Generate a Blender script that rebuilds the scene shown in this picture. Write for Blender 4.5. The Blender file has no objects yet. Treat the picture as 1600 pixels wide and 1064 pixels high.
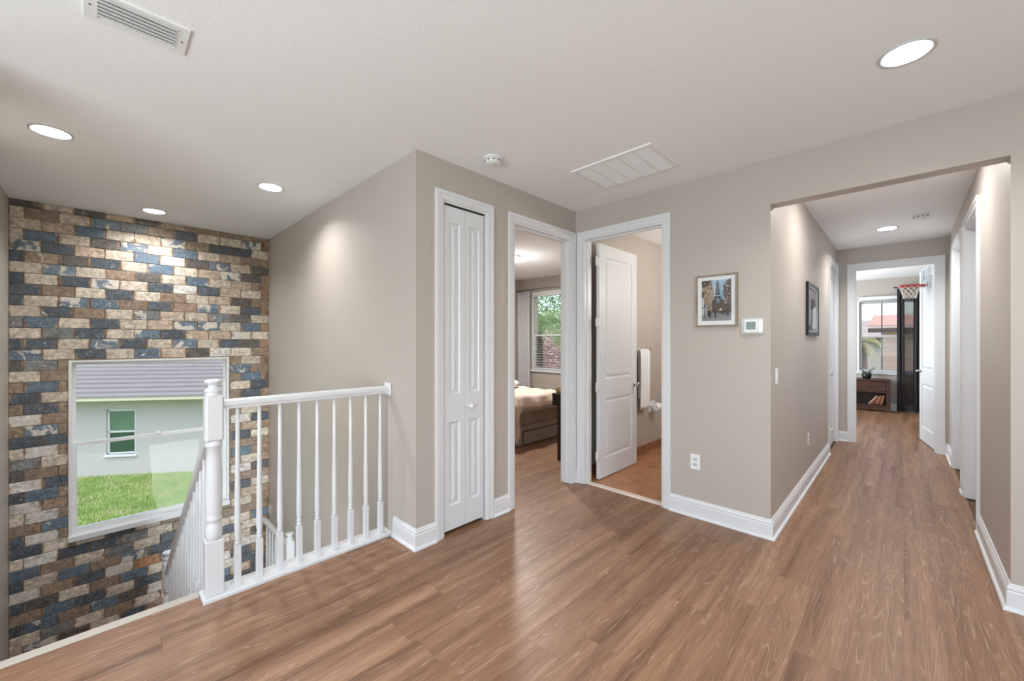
import bpy, bmesh, math, random
from mathutils import Vector, Matrix
random.seed(7)
sc = bpy.context.scene
COL = sc.collection
PI = math.pi
R = math.radians

# ------------------------------------------------------------------ camera, world, lights, exposure
EYE = 1.42
cam_d = bpy.data.cameras.new('camera')
cam_d.sensor_fit = 'HORIZONTAL'; cam_d.sensor_width = 36.0
cam_d.lens = 626.0 / 1600.0 * 36.0
cam_d.shift_y = 2.0 / 1600.0
cam_d.clip_start = 0.05; cam_d.clip_end = 300
cam = bpy.data.objects.new('camera', cam_d); COL.objects.link(cam)
cam.location = (0, 0, EYE); cam.rotation_euler = (R(90), 0, R(44.36))
sc.camera = cam
sc.view_settings.view_transform = 'Standard'; sc.view_settings.look = 'None'
sc.view_settings.gamma = 1.0; sc.view_settings.exposure = 0.30
sc.view_settings.use_curve_mapping = False

world = bpy.data.worlds.new('world'); sc.world = world; world.use_nodes = True
wn = world.node_tree.nodes; wl = world.node_tree.links
bgn = wn.get('Background') or wn.new('ShaderNodeBackground')
sky = wn.new('ShaderNodeTexSky')
sky.sky_type = 'NISHITA'; sky.sun_disc = False
sky.sun_elevation = R(60); sky.sun_rotation = R(126); sky.air_density = 1.0; sky.dust_density = 2.0
wl.new(sky.outputs[0], bgn.inputs[0]); bgn.inputs[1].default_value = 0.29

def lamp(name, kind, loc, energy, color=(1, 1, 1), size=0.1, size_y=None, rot=(0, 0, 0), spread=None):
    d = bpy.data.lights.new(name, kind)
    d.energy = energy; d.color = color
    if kind == 'AREA':
        d.size = size
        if size_y: d.shape = 'RECTANGLE'; d.size_y = size_y
        else: d.shape = 'DISK'
        if spread: d.spread = spread
    elif kind == 'POINT': d.shadow_soft_size = size
    elif kind == 'SUN': d.angle = size
    o = bpy.data.objects.new(name, d); COL.objects.link(o)
    o.location = loc; o.rotation_euler = rot
    return o

# sun: high, shining on the wall of the neighbouring house that faces us
def look_rot(dirv):
    return Vector(dirv).to_track_quat('-Z', 'Y').to_euler()
el = R(72)
sunv = Vector((0.809 * math.cos(el), -0.588 * math.cos(el), math.sin(el)))
lamp('sun', 'SUN', (0, 0, 20), 1.0, (1.0, 0.96, 0.9), R(0.6), rot=look_rot(-sunv))
# loft area lights added out of view, tilted up to brighten the ceiling
lamp('loft_fill_back', 'AREA', (-0.3, -2.60, 1.25), 112, (0.86, 0.94, 1.0), 3.2, 1.2, rot=(R(124), 0, 0))
lamp('loft_fill_side', 'AREA', (2.02, 0.2, 1.25), 17, (0.86, 0.94, 1.0), 2.4, 1.2, rot=(R(124), 0, R(90)))
lamp('end_room_fill', 'AREA', (-2.12, 9.6, 1.4), 85, (0.88, 0.95, 1.0), 2.0, 1.4, rot=(R(112), 0, R(-90)))  # fill panel added to brighten the end room, no window on this side
lamp('downstairs_daylight_fill', 'AREA', (-0.6, 0.5, -1.7), 125, (0.86, 0.94, 1.0), 2.0, 2.2, rot=(R(90), 0, R(90)))  # panel added for daylight from below, no window built round it

# ------------------------------------------------------------------ materials
def lin(c):
    def f(v):
        v /= 255.0
        return v / 12.92 if v <= 0.04045 else ((v + 0.055) / 1.055) ** 2.4
    return (f(c[0]), f(c[1]), f(c[2]), 1.0)

class NT:
    def __init__(self, name):
        self.m = bpy.data.materials.new(name); self.m.use_nodes = True
        self.n = self.m.node_tree.nodes; self.l = self.m.node_tree.links
        self.b = self.n['Principled BSDF']; self.out = self.n['Material Output']
    def add(self, t, **kw):
        n = self.n.new(t)
        for k, v in kw.items(): setattr(n, k, v)
        return n
    def link(self, a, b): self.l.new(a, b)
    def val(self, sock, v): sock.default_value = v
    def pos(self):
        return self.add('ShaderNodeNewGeometry').outputs['Position']
    def objc(self):
        return self.add('ShaderNodeTexCoord').outputs['Object']
    def gen(self):
        return self.add('ShaderNodeTexCoord').outputs['Generated']
    def vmul(self, a, v):
        n = self.add('ShaderNodeVectorMath', operation='MULTIPLY'); self.link(a, n.inputs[0]); n.inputs[1].default_value = v
        return n.outputs[0]
    def vadd(self, a, b):
        n = self.add('ShaderNodeVectorMath', operation='ADD'); self.link(a, n.inputs[0]); self.link(b, n.inputs[1])
        return n.outputs[0]
    def math(self, op, a, b=None, c=None):
        n = self.add('ShaderNodeMath', operation=op)
        for i, v in enumerate((a, b, c)):
            if v is None: continue
            if isinstance(v, (int, float)): n.inputs[i].default_value = v
            else: self.link(v, n.inputs[i])
        return n.outputs[0]
    def noise(self, vec, scale, detail=4, rough=0.5, dist=0.0):
        n = self.add('ShaderNodeTexNoise'); self.link(vec, n.inputs['Vector'])
        n.inputs['Scale'].default_value = scale; n.inputs['Detail'].default_value = detail
        n.inputs['Roughness'].default_value = rough; n.inputs['Distortion'].default_value = dist
        return n.outputs['Fac']
    def ramp(self, fac, stops, interp='LINEAR'):
        n = self.add('ShaderNodeValToRGB'); n.color_ramp.interpolation = interp
        self.link(fac, n.inputs[0]); e = n.color_ramp.elements
        while len(e) < len(stops): e.new(0.5)
        for i, (p, c) in enumerate(stops):
            e[i].position = p; e[i].color = c if len(c) == 4 else (*c, 1)
        return n.outputs[0]
    def grey(self, fac, stops, interp='LINEAR'):
        return self.ramp(fac, [(p, (v, v, v, 1)) for p, v in stops], interp)
    def mix(self, fac, a, b, mode='MIX'):
        n = self.add('ShaderNodeMix', data_type='RGBA', blend_type=mode)
        for s, v in ((n.inputs[0], fac), (n.inputs[6], a), (n.inputs[7], b)):
            if isinstance(v, (int, float)): s.default_value = v
            elif isinstance(v, tuple): s.default_value = v
            else: self.link(v, s)
        return n.outputs[2]
    def bump(self, h, strength=0.2, dist=0.01):
        n = self.add('ShaderNodeBump'); n.inputs['Strength'].default_value = strength; n.inputs['Distance'].default_value = dist
        self.link(h, n.inputs['Height']); self.link(n.outputs[0], self.b.inputs['Normal'])
    def base(self, c):
        if isinstance(c, tuple): self.b.inputs['Base Color'].default_value = c
        else: self.link(c, self.b.inputs['Base Color'])
        return self
    def rough(self, v):
        if isinstance(v, (int, float)): self.b.inputs['Roughness'].default_value = v
        else: self.link(v, self.b.inputs['Roughness'])
        return self

def plain(name, rgb, rough=0.5, metal=0.0, var=0.06, scale=30.0, bump=0.0, bscale=200.0, bdist=0.002, spec=None):
    t = NT(name); c = lin(rgb)
    p = t.objc()
    f = t.noise(p, scale, 3)
    dk = tuple(v * (1 - var) for v in c[:3]) + (1,); lt = tuple(min(1, v * (1 + var)) for v in c[:3]) + (1,)
    t.base(t.mix(f, dk, lt)).rough(rough)
    t.b.inputs['Metallic'].default_value = metal
    if spec is not None: t.b.inputs['Specular IOR Level'].default_value = spec
    if bump > 0: t.bump(t.noise(p, bscale, 3), bump, bdist)
    return t.m

def emis(name, rgb, strength):
    t = NT(name); t.base(lin(rgb))
    t.b.inputs['Emission Color'].default_value = lin(rgb); t.b.inputs['Emission Strength'].default_value = strength
    return t.m

M = {}
# painted walls: greige eggshell with a fine roller stipple
t = NT('wall_paint'); p = t.pos()
t.base(t.mix(t.noise(p, 1.2, 2), lin((184, 176, 168)), lin((188, 180, 172)))).rough(0.48)
t.bump(t.noise(p, 260, 2), 0.08, 0.002); M['wall'] = t.m
t = NT('ceiling_paint'); p = t.pos()
h = t.noise(p, 95, 3, 0.6)
t.base(lin((246, 248, 250))).rough(0.9)
t.bump(t.grey(h, [(0.42, 0), (0.62, 1)]), 0.14, 0.004); M['ceil'] = t.m
M['white'] = plain('white_trim_paint', (224, 226, 229), 0.35, var=0.01)
M['door'] = plain('white_door_paint', (220, 223, 227), 0.4, var=0.01)
M['rail'] = plain('white_rail_gloss_paint', (222, 224, 227), 0.3, var=0.012)
M['vinyl'] = plain('white_window_vinyl', (232, 234, 235), 0.4, var=0.01)
M['dark'] = plain('dark_void_paint', (40, 38, 36), 0.9)
M['chrome'] = plain('brushed_nickel', (190, 186, 180), 0.3, metal=1.0, var=0.03)
M['hinge'] = plain('white_painted_hinge', (225, 226, 228), 0.35, var=0.01)
M['plastic'] = plain('white_plastic', (238, 239, 240), 0.35, var=0.01)
M['plastic_dim'] = plain('grey_white_plastic', (205, 207, 208), 0.45, var=0.01)
M['slot'] = plain('dark_slot', (70, 70, 72), 0.7)
M['lens'] = emis('lit_lamp_lens', (255, 252, 246), 9.0)
M['baffle'] = plain('white_lamp_baffle', (240, 240, 240), 0.4, var=0.01)

# wood-look planks, boards running along Y; every board shifts the grain by its own random number
t = NT('oak_plank'); p = t.pos()
oi = t.add('ShaderNodeObjectInfo'); rnd = oi.outputs['Random']
off = t.add('ShaderNodeCombineXYZ'); t.link(t.math('MULTIPLY', rnd, 37.0), off.inputs[0]); t.link(t.math('MULTIPLY', rnd, 91.0), off.inputs[1]); t.link(t.math('MULTIPLY', rnd, 13.0), off.inputs[2])
q = t.vadd(p, off.outputs[0])
g1 = t.noise(t.vmul(q, (9.0, 0.55, 1.0)), 1.0, 2.0, 0.45, 0.12)             # growth-ring field
rings = t.math('FRACT', t.math('MULTIPLY', g1, 26.0))
line = t.grey(rings, [(0.0, 1), (0.08, 0.2), (0.18, 0.0), (0.86, 0.0), (1.0, 0.9)])
fine = t.noise(t.vmul(q, (170, 7, 1)), 1.0, 3, 0.65)
streak = t.noise(t.vmul(q, (11, 0.45, 1)), 1.0, 5, 0.62, 0.15)
c0 = t.ramp(streak, [(0.30, lin((104, 72, 50))), (0.44, lin((134, 98, 72))), (0.58, lin((156, 118, 90))), (0.72, lin((172, 136, 108)))])
tone = t.grey(rnd, [(0, 0.95), (1, 1.04)])
c1 = t.mix(1.0, c0, tone, 'MULTIPLY')
c2 = t.mix(t.math('MULTIPLY', t.grey(fine, [(0.40, 1), (0.56, 0)]), 0.34), c1, lin((96, 66, 46)))
mask = t.grey(t.noise(t.vmul(q, (30, 6, 1)), 1.0, 2), [(0.40, 0.1), (0.62, 0.75)])
c3 = t.mix(t.math('MULTIPLY', t.math('MULTIPLY', line, mask), 0.7), c2, lin((196, 172, 150)))
t.base(c3)
t.rough(t.grey(fine, [(0.3, 0.44), (0.7, 0.36)]))
t.b.inputs['Specular IOR Level'].default_value = 0.5
t.bump(t.math('ADD', fine, t.math('MULTIPLY', line, 0.5)), 0.10, 0.002); M['plank'] = t.m
M['subfloor'] = plain('plank_underlay', (104, 80, 62), 0.9)

# glazed brick: object colour gives the glaze, alpha the share of chipped cream
t = NT('glazed_brick'); p = t.pos()
oi = t.add('ShaderNodeObjectInfo'); rnd = oi.outputs['Random']
off = t.add('ShaderNodeCombineXYZ')
for i, k in enumerate((17.0, 43.0, 71.0)): t.link(t.math('MULTIPLY', rnd, k), off.inputs[i])
q = t.vadd(p, off.outputs[0])
mot = t.noise(q, 26, 7, 0.72, 0.4)
b0 = t.mix(1.0, oi.outputs['Color'], t.grey(mot, [(0.30, 0.42), (0.5, 1.0), (0.70, 1.6)]), 'MULTIPLY')
stain = t.grey(t.noise(t.vmul(q, (30, 12, 40)), 1.0, 4, 0.6), [(0.52, 0.0), (0.70, 0.5)])
b1 = t.mix(stain, b0, lin((104, 80, 62)))
chipn = t.noise(q, 8.5, 5, 0.62, 0.7)
thr = t.math('SUBTRACT', 0.80, t.math('MULTIPLY', oi.outputs['Alpha'], 0.5))
chip = t.math('MULTIPLY', t.math('SUBTRACT', chipn, thr), 22.0)
chip = t.grey(chip, [(0.0, 0.0), (1.0, 1.0)])
speck = t.grey(t.noise(q, 60, 4, 0.6), [(0.60, 0.0), (0.66, 0.75)])
chip2 = t.math('MAXIMUM', chip, t.math('MULTIPLY', speck, 0.6))
cream = t.ramp(mot, [(0.3, lin((190, 180, 166))), (0.6, lin((222, 218, 210)))])
b2 = t.mix(chip2, b1, cream)
gsep = t.add('ShaderNodeSeparateXYZ'); t.link(t.gen(), gsep.inputs[0])
endm = t.math('ABSOLUTE', t.math('SUBTRACT', gsep.outputs[1], 0.5))
topm = t.math('ABSOLUTE', t.math('SUBTRACT', gsep.outputs[2], 0.5))
wob = t.math('MULTIPLY', t.math('SUBTRACT', t.noise(q, 16, 3), 0.5), 0.42)
rust = t.grey(t.math('ADD', endm, wob), [(0.44, 0.0), (0.50, 0.8)])
rust2 = t.grey(t.math('ADD', topm, wob), [(0.53, 0.0), (0.62, 0.5)])
rcol = t.ramp(t.noise(q, 9, 2), [(0.35, lin((96, 74, 58))), (0.5, lin((156, 122, 94))), (0.66, lin((184, 160, 136)))])
t.base(t.mix(t.math('MAXIMUM', rust, rust2), b2, rcol))
t.rough(t.grey(mot, [(0.3, 0.5), (0.7, 0.36)]))
t.bump(t.math('ADD', mot, t.math('MULTIPLY', chip2, 0.5)), 0.35, 0.004); M['brick'] = t.m
M['grout'] = plain('brick_grout', (168, 148, 128), 0.9, var=0.2, scale=20, bump=0.3, bscale=120)

def wood(name, dark, light, axis=(1, 12, 12), rough=0.45):
    t = NT(name); q = t.vmul(t.objc(), axis)
    f = t.noise(q, 3.0, 5, 0.6, 0.4)
    t.base(t.ramp(f, [(0.3, lin(dark)), (0.7, lin(light))])).rough(rough)
    t.bump(f, 0.1, 0.002)
    return t.m
M['walnut'] = wood('dark_walnut_veneer', (44, 24, 17), (86, 52, 36))
M['espresso'] = wood('espresso_wood', (28, 20, 17), (50, 38, 32), (12, 1, 12))
M['frame_oak'] = wood('light_oak_frame', (124, 108, 93), (160, 144, 127), (10, 10, 2))

def fabric(name, rgb, rough=0.95, var=0.12, scale=14, weave=600, bs=0.25):
    t = NT(name); c = lin(rgb); p = t.objc()
    f = t.noise(p, scale, 4)
    t.base(t.mix(f, tuple(v * (1 - var) for v in c[:3]) + (1,), tuple(min(1, v * (1 + var)) for v in c[:3]) + (1,))).rough(rough)
    t.b.inputs['Sheen Weight'].default_value = 0.15
    t.bump(t.noise(p, weave, 2), bs, 0.002)
    return t.m
M['curtain_grey'] = fabric('light_grey_linen', (196, 196, 198))
M['curtain_black'] = fabric('charcoal_curtain_cloth', (44, 42, 43))
M['duvet'] = fabric('blush_duvet_cotton', (222, 199, 182), var=0.08)
M['blanket'] = fabric('taupe_blanket', (190, 166, 146))
M['pillow'] = fabric('white_pillow_cotton', (232, 230, 226), var=0.03)
M['bedbase'] = fabric('grey_upholstery', (148, 138, 126))
M['towel'] = fabric('white_terry', (236, 237, 240), var=0.03, weave=250, bs=0.6)
M['tissue'] = fabric('white_tissue', (240, 240, 240), var=0.02)
M['ceramic'] = plain('white_ceramic', (240, 240, 240), 0.12, var=0.01)
t = NT('sheer_curtain'); t.base(lin((40, 38, 40))).rough(0.95)
tr = t.add('ShaderNodeBsdfTransparent'); mx = t.add('ShaderNodeMixShader'); mx.inputs[0].default_value = 0.42
wv = t.noise(t.vmul(t.objc(), (300, 300, 4)), 1.0, 2)
t.link(t.math('MULTIPLY_ADD', wv, 0.2, 0.32), mx.inputs[0])
t.link(tr.outputs[0], mx.inputs[1]); t.link(t.b.outputs[0], mx.inputs[2]); t.link(mx.outputs[0], t.out.inputs[0]); M['sheer'] = t.m

def glass(name, tint=(0.98, 0.99, 0.99, 1), fac=0.06):
    t = NT(name)
    tr = t.add('ShaderNodeBsdfTransparent'); tr.inputs[0].default_value = tint
    gl = t.add('ShaderNodeBsdfGlossy'); gl.inputs['Roughness'].default_value = 0.02
    lw = t.add('ShaderNodeLayerWeight'); lw.inputs[0].default_value = 0.25
    mx = t.add('ShaderNodeMixShader'); t.link(t.math('MULTIPLY_ADD', lw.outputs['Fresnel'], 0.14, fac * 0.10), mx.inputs[0])
    t.link(tr.outputs[0], mx.inputs[1]); t.link(gl.outputs[0], mx.inputs[2]); t.link(mx.outputs[0], t.out.inputs[0])
    return t.m
M['glass'] = glass('window_glass')
M['acrylic'] = glass('clear_acrylic', (0.93, 0.95, 0.96, 1), 0.25)

t = NT('bath_floor_tile'); p = t.pos(); f = t.noise(p, 7, 5, 0.6, 0.5)
t.base(t.ramp(f, [(0.3, lin((156, 104, 70))), (0.7, lin((190, 138, 98)))])).rough(0.35); M['tile'] = t.m
t = NT('bath_base_tile'); p = t.pos(); f = t.noise(p, 12, 5, 0.6, 0.5)
t.base(t.ramp(f, [(0.3, lin((128, 84, 58))), (0.7, lin((160, 112, 80)))])).rough(0.35); M['basetile'] = t.m
M['tile_grout'] = plain('tile_grout', (150, 112, 84), 0.9)

# ------------------------------------------------------------------ mesh helpers
class MB:
    def __init__(self): self.v = []; self.f = []; self.mi = []; self.sm = []; self.cols = None
    def _add(self, vs, fs, mi=0, smooth=False):
        o = len(self.v); self.v += [tuple(map(float, q)) for q in vs]
        for f in fs: self.f.append(tuple(i + o for i in f)); self.mi.append(mi); self.sm.append(smooth)
        return self
    def box(self, x0, x1, y0, y1, z0, z1, mi=0):
        vs = [(x, y, z) for z in (z0, z1) for y in (y0, y1) for x in (x0, x1)]
        return self._add(vs, [(0, 2, 3, 1), (4, 5, 7, 6), (0, 1, 5, 4), (2, 6, 7, 3), (0, 4, 6, 2), (1, 3, 7, 5)], mi)
    def cbox(self, x0, x1, y0, y1, z0, z1, b=0.004, mi=0):
        """box with chamfered edges"""
        bm = bmesh.new(); bmesh.ops.create_cube(bm, size=1)
        for q in bm.verts: q.co = ((x0 + x1) / 2 + q.co.x * (x1 - x0), (y0 + y1) / 2 + q.co.y * (y1 - y0), (z0 + z1) / 2 + q.co.z * (z1 - z0))
        bmesh.ops.bevel(bm, geom=list(bm.edges), offset=b, segments=1, affect='EDGES')
        return self.bm(bm, mi)
    def bm(self, bm, mi=0, smooth=False):
        bm.verts.index_update()
        self._add([q.co[:] for q in bm.verts], [[q.index for q in f.verts] for f in bm.faces], mi, smooth); bm.free(); return self
    def prism(self, poly, a, b, axis='z', mi=0):
        """extrude a 2-D polygon along an axis"""
        n = len(poly)
        def P(u, w, h): return {'z': (u, w, h), 'y': (u, h, w), 'x': (h, u, w)}[axis]
        vs = [P(u, w, a) for u, w in poly] + [P(u, w, b) for u, w in poly]
        fs = [tuple(range(n))[::-1], tuple(range(n, 2 * n))] + [(i, (i + 1) % n, n + (i + 1) % n, n + i) for i in range(n)]
        return self._add(vs, fs, mi)
    def lathe(self, prof, cx=0, cy=0, n=16, smooth=True, mi=0, axis='z', c0=0.0):
        """prof: (radius, height) pairs; axis gives the direction of the height"""
        vs = []
        for r, h in prof:
            for k in range(n):
                a = 2 * PI * (k + 0.5) / n; u, w = r * math.cos(a), r * math.sin(a)
                vs.append({'z': (cx + u, cy + w, c0 + h), 'x': (c0 + h, cx + u, cy + w), 'y': (cx + u, c0 + h, cy + w)}[axis])
        fs = []
        for i in range(len(prof) - 1):
            for k in range(n): fs.append((i * n + k, i * n + (k + 1) % n, (i + 1) * n + (k + 1) % n, (i + 1) * n + k))
        self._add(vs, fs, mi, smooth)
        o = len(self.v) - len(vs)
        self.f.append(tuple(o + k for k in range(n))[::-1]); self.mi.append(mi); self.sm.append(False)
        self.f.append(tuple(o + (len(prof) - 1) * n + k for k in range(n))); self.mi.append(mi); self.sm.append(False)
        return self
    def tube(self, pts, r, n=8, mi=0, closed=False):
        P = [Vector(q) for q in pts]; m = len(P); rr = r if isinstance(r, (list, tuple)) else [r] * m
        vs = []
        for i in range(m):
            a = P[i - 1] if (i > 0 or closed) else P[i]; b = P[(i + 1) % m] if (i < m - 1 or closed) else P[i]
            d = (b - a).normalized(); ref = Vector((0, 0, 1)) if abs(d.z) < 0.9 else Vector((1, 0, 0))
            s = d.cross(ref).normalized(); w = s.cross(d)
            for k in range(n):
                an = 2 * PI * k / n; vs.append(P[i] + s * (rr[i] * math.cos(an)) + w * (rr[i] * math.sin(an)))
        fs = []
        for i in range(m if closed else m - 1):
            j = (i + 1) % m
            for k in range(n): fs.append((i * n + k, i * n + (k + 1) % n, j * n + (k + 1) % n, j * n + k))
        if not closed: fs += [tuple(range(n))[::-1], tuple((m - 1) * n + k for k in range(n))]
        return self._add(vs, fs, mi, True)
    def grid(self, fn, nu, nv, mi=0, smooth=True):
        vs = [fn(i / nu, j / nv) for j in range(nv + 1) for i in range(nu + 1)]
        fs = [(j * (nu + 1) + i, j * (nu + 1) + i + 1, (j + 1) * (nu + 1) + i + 1, (j + 1) * (nu + 1) + i) for j in range(nv) for i in range(nu)]
        return self._add(vs, fs, mi, smooth)
    def sheet(self, fn, nrm, th, nu, nv, mi=0):
        """curved cloth with thickness: front fn, back pushed along nrm"""
        n = Vector(nrm) * th; m = (nu + 1) * (nv + 1)
        fr = [Vector(fn(i / nu, j / nv)) for j in range(nv + 1) for i in range(nu + 1)]
        vs = fr + [q + n for q in fr]
        idx = lambda i, j: j * (nu + 1) + i
        fs = []
        for j in range(nv):
            for i in range(nu):
                fs.append((idx(i, j), idx(i + 1, j), idx(i + 1, j + 1), idx(i, j + 1)))
                fs.append((m + idx(i, j), m + idx(i, j + 1), m + idx(i + 1, j + 1), m + idx(i + 1, j)))
        for i in range(nu):
            for j in (0, nv): fs.append((idx(i, j), idx(i + 1, j), m + idx(i + 1, j), m + idx(i, j)))
        for j in range(nv):
            for i in (0, nu): fs.append((idx(i, j), idx(i, j + 1), m + idx(i, j + 1), m + idx(i, j)))
        return self._add(vs, fs, mi, True)
    def shift(self, d):
        self.v = [(x + d[0], y + d[1], z + d[2]) for x, y, z in self.v]; return self
    def mesh(self, name, mats, recalc=True):
        me = bpy.data.meshes.new(name); me.from_pydata(self.v, [], self.f); me.update()
        if recalc:
            bm = bmesh.new(); bm.from_mesh(me); bmesh.ops.recalc_face_normals(bm, faces=bm.faces); bm.to_mesh(me); bm.free()
        for i, q in enumerate(me.polygons): q.material_index = self.mi[i]; q.use_smooth = self.sm[i]
        for q in (mats if isinstance(mats, (list, tuple)) else [mats]): me.materials.append(q)
        return me

WO = {}                                                   # world origin of every unrotated object
def obj(name, mb, mats, parent=None, local=False, origin=None, recalc=True):
    """link a mesh; vertices are world coordinates unless local"""
    if not local:
        o = Vector(origin) if origin is not None else (WO[parent.name].copy() if parent else Vector((0, 0, 0)))
        mb.shift(-o)
    me = mb.mesh(name, mats, recalc); ob = bpy.data.objects.new(name, me); COL.objects.link(ob)
    if not local:
        ob.location = o - (WO[parent.name] if parent else Vector((0, 0, 0))); WO[ob.name] = o.copy()
    if parent: ob.parent = parent
    return ob
def empty(name, loc=(0, 0, 0), rz=0.0, parent=None):
    e = bpy.data.objects.new(name, None); COL.objects.link(e); e.location = loc; e.rotation_euler = (0, 0, rz)
    e.empty_display_size = 0.1; WO[e.name] = Vector(loc)
    if parent: e.parent = parent
    return e
def tag(o, label, cat, group=None):
    o['label'] = label; o['category'] = cat
    if group: o['group'] = group
    return o
def thing(name, label, cat, loc=(0, 0, 0), rz=0.0, group=None): return tag(empty(name, loc, rz), label, cat, group)
def struct(o, label=None):
    o['kind'] = 'structure'
    if label: o['label'] = label
    return o
def dup(o, parent=None, loc=None):
    c = o.copy(); COL.objects.link(c)
    if parent is not None: c.parent = parent
    if loc is not None: c.location = loc
    for ch in o.children: dup(ch, c)
    return c

def slab(mb, axis, pos, th, a0, a1, z0, z1, holes=()):
    """wall slab with rectangular holes. axis 'x': plane X=pos..pos+th spanning Y a0..a1; axis 'y': plane Y=pos..pos+th spanning X"""
    A = sorted({a0, a1, *[min(max(h[i], a0), a1) for h in holes for i in (0, 1)]})
    Z = sorted({z0, z1, *[min(max(h[i], z0), z1) for h in holes for i in (2, 3)]})
    def solid(i, j):
        if not (0 <= i < len(A) - 1 and 0 <= j < len(Z) - 1): return False
        ca, cz = (A[i] + A[i + 1]) / 2, (Z[j] + Z[j + 1]) / 2
        return not any(h[0] < ca < h[1] and h[2] < cz < h[3] for h in holes)
    P = (lambda a, d, z: (pos + d, a, z)) if axis == 'x' else (lambda a, d, z: (a, pos + d, z))
    for i in range(len(A) - 1):
        for j in range(len(Z) - 1):
            if not solid(i, j): continue
            a, b, c, d = A[i], A[i + 1], Z[j], Z[j + 1]
            for dd in (0, th): mb._add([P(a, dd, c), P(b, dd, c), P(b, dd, d), P(a, dd, d)], [(0, 1, 2, 3)])
            if not solid(i - 1, j): mb._add([P(a, 0, c), P(a, th, c), P(a, th, d), P(a, 0, d)], [(0, 1, 2, 3)])
            if not solid(i + 1, j): mb._add([P(b, 0, c), P(b, th, c), P(b, th, d), P(b, 0, d)], [(0, 1, 2, 3)])
            if not solid(i, j - 1): mb._add([P(a, 0, c), P(b, 0, c), P(b, th, c), P(a, th, c)], [(0, 1, 2, 3)])
            if not solid(i, j + 1): mb._add([P(a, 0, d), P(b, 0, d), P(b, th, d), P(a, th, d)], [(0, 1, 2, 3)])
    return mb
def wall(name, axis, pos, th, a0, a1, z0=0.0, z1=2.74, holes=(), mat='wall'):
    mb = slab(MB(), axis, pos, th, a0, a1, z0, z1, holes)
    o = obj(name, mb, M[mat])
    bm = bmesh.new(); bm.from_mesh(o.data); bmesh.ops.remove_doubles(bm, verts=bm.verts, dist=1e-5); bmesh.ops.recalc_face_normals(bm, faces=bm.faces); bm.to_mesh(o.data); bm.free()
    return struct(o)

# ------------------------------------------------------------------ the shell
AX, BY, SY = -2.385, 3.366, 1.50        # closet wall plane, bathroom wall plane, stair end wall plane
KX, LY = -5.85, -0.60                   # brick face, stair left wall
HL, HR, HE = -0.685, 0.405, 7.42        # hall left, hall right, hall end
CEIL, DH, T = 2.74, 2.45, 0.12
BEDY, BEDX, FARY = 6.29, -5.94, 11.40
GROUND = -3.2
closet = (1.72, 2.148); bed = (2.457, 3.290); bath = (-2.293, -1.475); endd = (-0.51, 0.308)
hl_door = (6.49, 7.315); hr1 = (4.62, 5.50); hr2 = (5.80, 6.68)
WIN = (-0.232, 1.072, -0.535, 1.235)    # brick wall window: Y0 Y1 Z0 Z1
BWIN = (-5.56, -4.10, 0.82, 2.45)       # bedroom window: X0 X1 Z0 Z1
EWIN = (-0.72, 0.42, 0.76, 2.30)        # hall end room window

cl = MB(); cl.box(-6.2, 2.6, -3.2, 11.7, CEIL, CEIL + 0.16)
ceil_o = struct(obj('ceiling', cl, M['ceil']))
# downlight positions: in view first, then those of the same kind overhead and behind the camera
DOWN = [(-3.833, -0.225), (-5.418, 0.367), (-3.866, 1.006), (0.008, 2.57), (-0.14, 6.393)]
cut = MB()
for x, y in DOWN: cut.lathe([(0.084, CEIL - 0.05), (0.084, CEIL + 0.075)], x, y, 40)
cutter = obj('cutter', cut, M['ceil'])
bmod = ceil_o.modifiers.new('recess', 'BOOLEAN'); bmod.operation = 'DIFFERENCE'; bmod.solver = 'EXACT'; bmod.object = cutter
dg = bpy.context.evaluated_depsgraph_get()
me_new = bpy.data.meshes.new_from_object(ceil_o.evaluated_get(dg)); ceil_o.modifiers.clear(); ceil_o.data = me_new
bpy.data.objects.remove(cutter, do_unlink=True)
wall('wall_left', 'y', LY - T, T, KX - 0.1, -2.86, -3.1, CEIL)
wall('wall_loft_left', 'x', -2.98, T, -3.1, LY, 0, CEIL)
wall('wall_stair_end', 'y', SY, T, KX - 0.1, AX, -0.66, CEIL)
wall('wall_closet_side', 'x', AX - T, T, SY + T, BEDY, 0, CEIL, [(closet[0], closet[1], -1, DH), (bed[0], bed[1], -1, DH)])
wall('wall_bath_side', 'y', BY, T, AX, 2.5, 0, CEIL, [(bath[0], bath[1], -1, DH), (HL, HR, -1, 2.41)])
wall('wall_hall_left', 'x', HL - T, T, BY + T, HE, 0, CEIL, [(hl_door[0], hl_door[1], -1, DH)])
wall('wall_hall_right', 'x', HR, T, BY + T, HE, 0, CEIL, [(hr1[0], hr1[1], -1, DH), (hr2[0], hr2[1], -1, DH)])
wall('wall_hall_end', 'y', HE, T, -2.6, 1.6, 0, CEIL, [(endd[0], endd[1], -1, DH)])
wall('wall_bedroom_back', 'y', BEDY, T, BEDX - T, AX, 0, CEIL, [BWIN])
wall('wall_bedroom_left', 'x', BEDX - T, T, SY + T, BEDY, 0, CEIL)
wall('wall_closet_back', 'y', 2.26, 0.08, -3.1, AX - T, 0, CEIL)
wall('wall_closet_end', 'x', -3.18, 0.08, SY + T, 2.34, 0, CEIL)
wall('wall_bath_back', 'y', BEDY, T, AX, HL - T, 0, CEIL)
wall('wall_far', 'y', FARY, T, -2.6, 1.6, 0, CEIL, [EWIN])
wall('wall_end_room_left', 'x', -2.6, T, HE + T, FARY, 0, CEIL)
wall('wall_end_room_right', 'x', 1.48, T, HE + T, FARY, 0, CEIL)
wall('wall_loft_back', 'y', -3.1, T, -2.98, 2.5, 0, CEIL, [(-1.9, 1.3, 0.5, 2.2)])
wall('wall_loft_right', 'x', 2.38, T, -3.1, BY, 0, CEIL, [(-1.0, 1.4, 0.5, 2.2)])
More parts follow.
